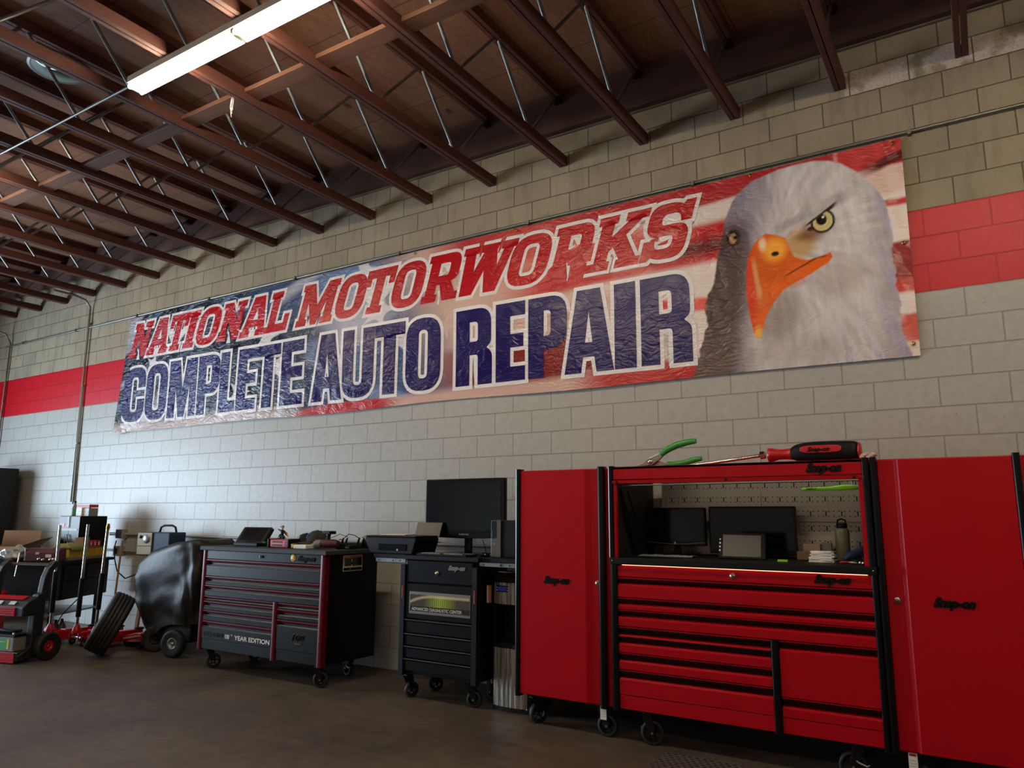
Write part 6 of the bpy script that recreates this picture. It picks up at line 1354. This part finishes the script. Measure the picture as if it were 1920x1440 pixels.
MB(HT).tube((-0.70, 0.40, 0.14), (0.02, 0.40, 0.14), 0.012, n=8).build('axle', STEEL, t)
wheel(t, HT @ Vector((0.045, 0.40, 0.14)), (math.cos(R(15)), math.sin(R(15)), 0), 0.14, 0.09, REDPL, 0.055)
wheel(t, HT @ Vector((-0.80, 0.40, 0.14)), (math.cos(R(15)), math.sin(R(15)), 0), 0.14, 0.09, REDPL, 0.055)
t = thing('car_battery', (-8.35, -1.85, 0.12), 'grey car battery with a green label sitting on the jump starter base', 'battery')
MB(HT).box(-0.52, -0.085, 0.03, 0.26, 0.1155, 0.255).build('case', GREY, t, bevel=0.008)
MB(HT).box(-0.53, -0.075, 0.022, 0.268, 0.256, 0.278).build('lid', BLKM, t, bevel=0.004)
m = MB(HT).box(-0.36, -0.17, 0.0275, 0.03, 0.14, 0.235); m.build('green_label', GREENL, t)
MB(HT).box(-0.17, -0.145, 0.0275, 0.03, 0.14, 0.235).build('yellow_label', YELL, t)
m = MB(HT).box(-0.30, -0.20, 0.0265, 0.0275, 0.205, 0.212).box(-0.33, -0.27, 0.0265, 0.0275, 0.155, 0.160); m.build('label_print', WHITEP, t)
m = MB(HT)
for x in (-0.13, -0.47): m.lathe([(0.012, 0), (0.010, 0.02), (0.001, 0.021)], (x, 0.07, 0.278), n=12)
m.build('terminal', STEEL, t)
o = MB(HT).path([(-0.50, 0.10, 0.30), (-0.35, 0.12, 0.305), (-0.2, 0.10, 0.30), (-0.09, 0.14, 0.312)], [0.012, 0.02, 0.018, 0.012], n=8).build('battery_clamp', BLKM); tag(o, 'black battery cable clamp resting on the grey car battery', 'clamp')
# red parts washer behind the cart
t = thing('parts_washer', (-9.5, -1.95, 0), 'red steel parts washer with a round lid behind the jump starter', 'parts washer')
PT = Matrix.Translation((-9.55, -1.86, 0)) @ Matrix.Rotation(R(20), 4, 'Z')
MB(PT).prism([(-0.42, 0.17), (0.42, 0.05), (0.42, 0.42), (-0.42, 0.42)], 'y', -0.20, 0.20).build('tank', mat('dull_red_steel', '8a1424', 0.4, coat=0.15), t, bevel=0.01)
MB(PT).box(0.36, 0.40, -0.215, -0.20, 0.07, 0.42).build('edge_rib', REDPL, t, bevel=0.004)
MB(PT).lathe([(0.001, 0.215), (0.30, 0.21), (0.47, 0.18), (0.48, 0.165), (0.44, 0.11), (0.30, 0.0), (0.001, 0.0)], (-0.05, 0.0, 0.421), n=40).build('lid', REDPL, t)
for x, y in ((-0.36, -0.15), (0.36, -0.15), (-0.36, 0.15), (0.36, 0.15)): MB(PT).tube((x, y, 0), (x, y, 0.16), 0.018, n=10).build('leg', BLKM, t)

# ------------------------------------------------------------ dark cabinets in the far left corner
t = thing('tall_cabinet', (-12.8, -0.3, 0), 'tall dark perforated cabinet at the far left edge of the wall', 'cabinet')
MB().box(-13.25, -12.42, -0.50, -0.12, 0.0, 2.16).build('case', DARKIN, t, bevel=0.01)
MB().box(-13.2, -12.47, -0.512, -0.50, 0.1, 2.08).build('grille', BLKM, t, bevel=0.004)
t = thing('tool_box', (-12.3, -0.7, 0), 'dark grey tool box with its lid open below the tall cabinet', 'tool box')
MB().box(-12.95, -11.85, -0.98, -0.56, 0.02, 1.12).build('body', BLK, t, bevel=0.006)
MB().prism([(-12.95, 1.125), (-11.80, 1.125), (-12.03, 1.455), (-12.95, 1.455)], 'y', -0.60, -0.56).build('lid', CHARC, t, bevel=0.01)
MB().path([(-12.13, -0.62, 1.16), (-12.17, -0.65, 1.20), (-12.19, -0.65, 1.32), (-12.22, -0.62, 1.38)], 0.008, n=8).build('handle', BLKM, t)
MB().box(-12.42, -12.25, -0.6015, -0.60, 1.27, 1.285).build('brand_strip', WHITEP, t)
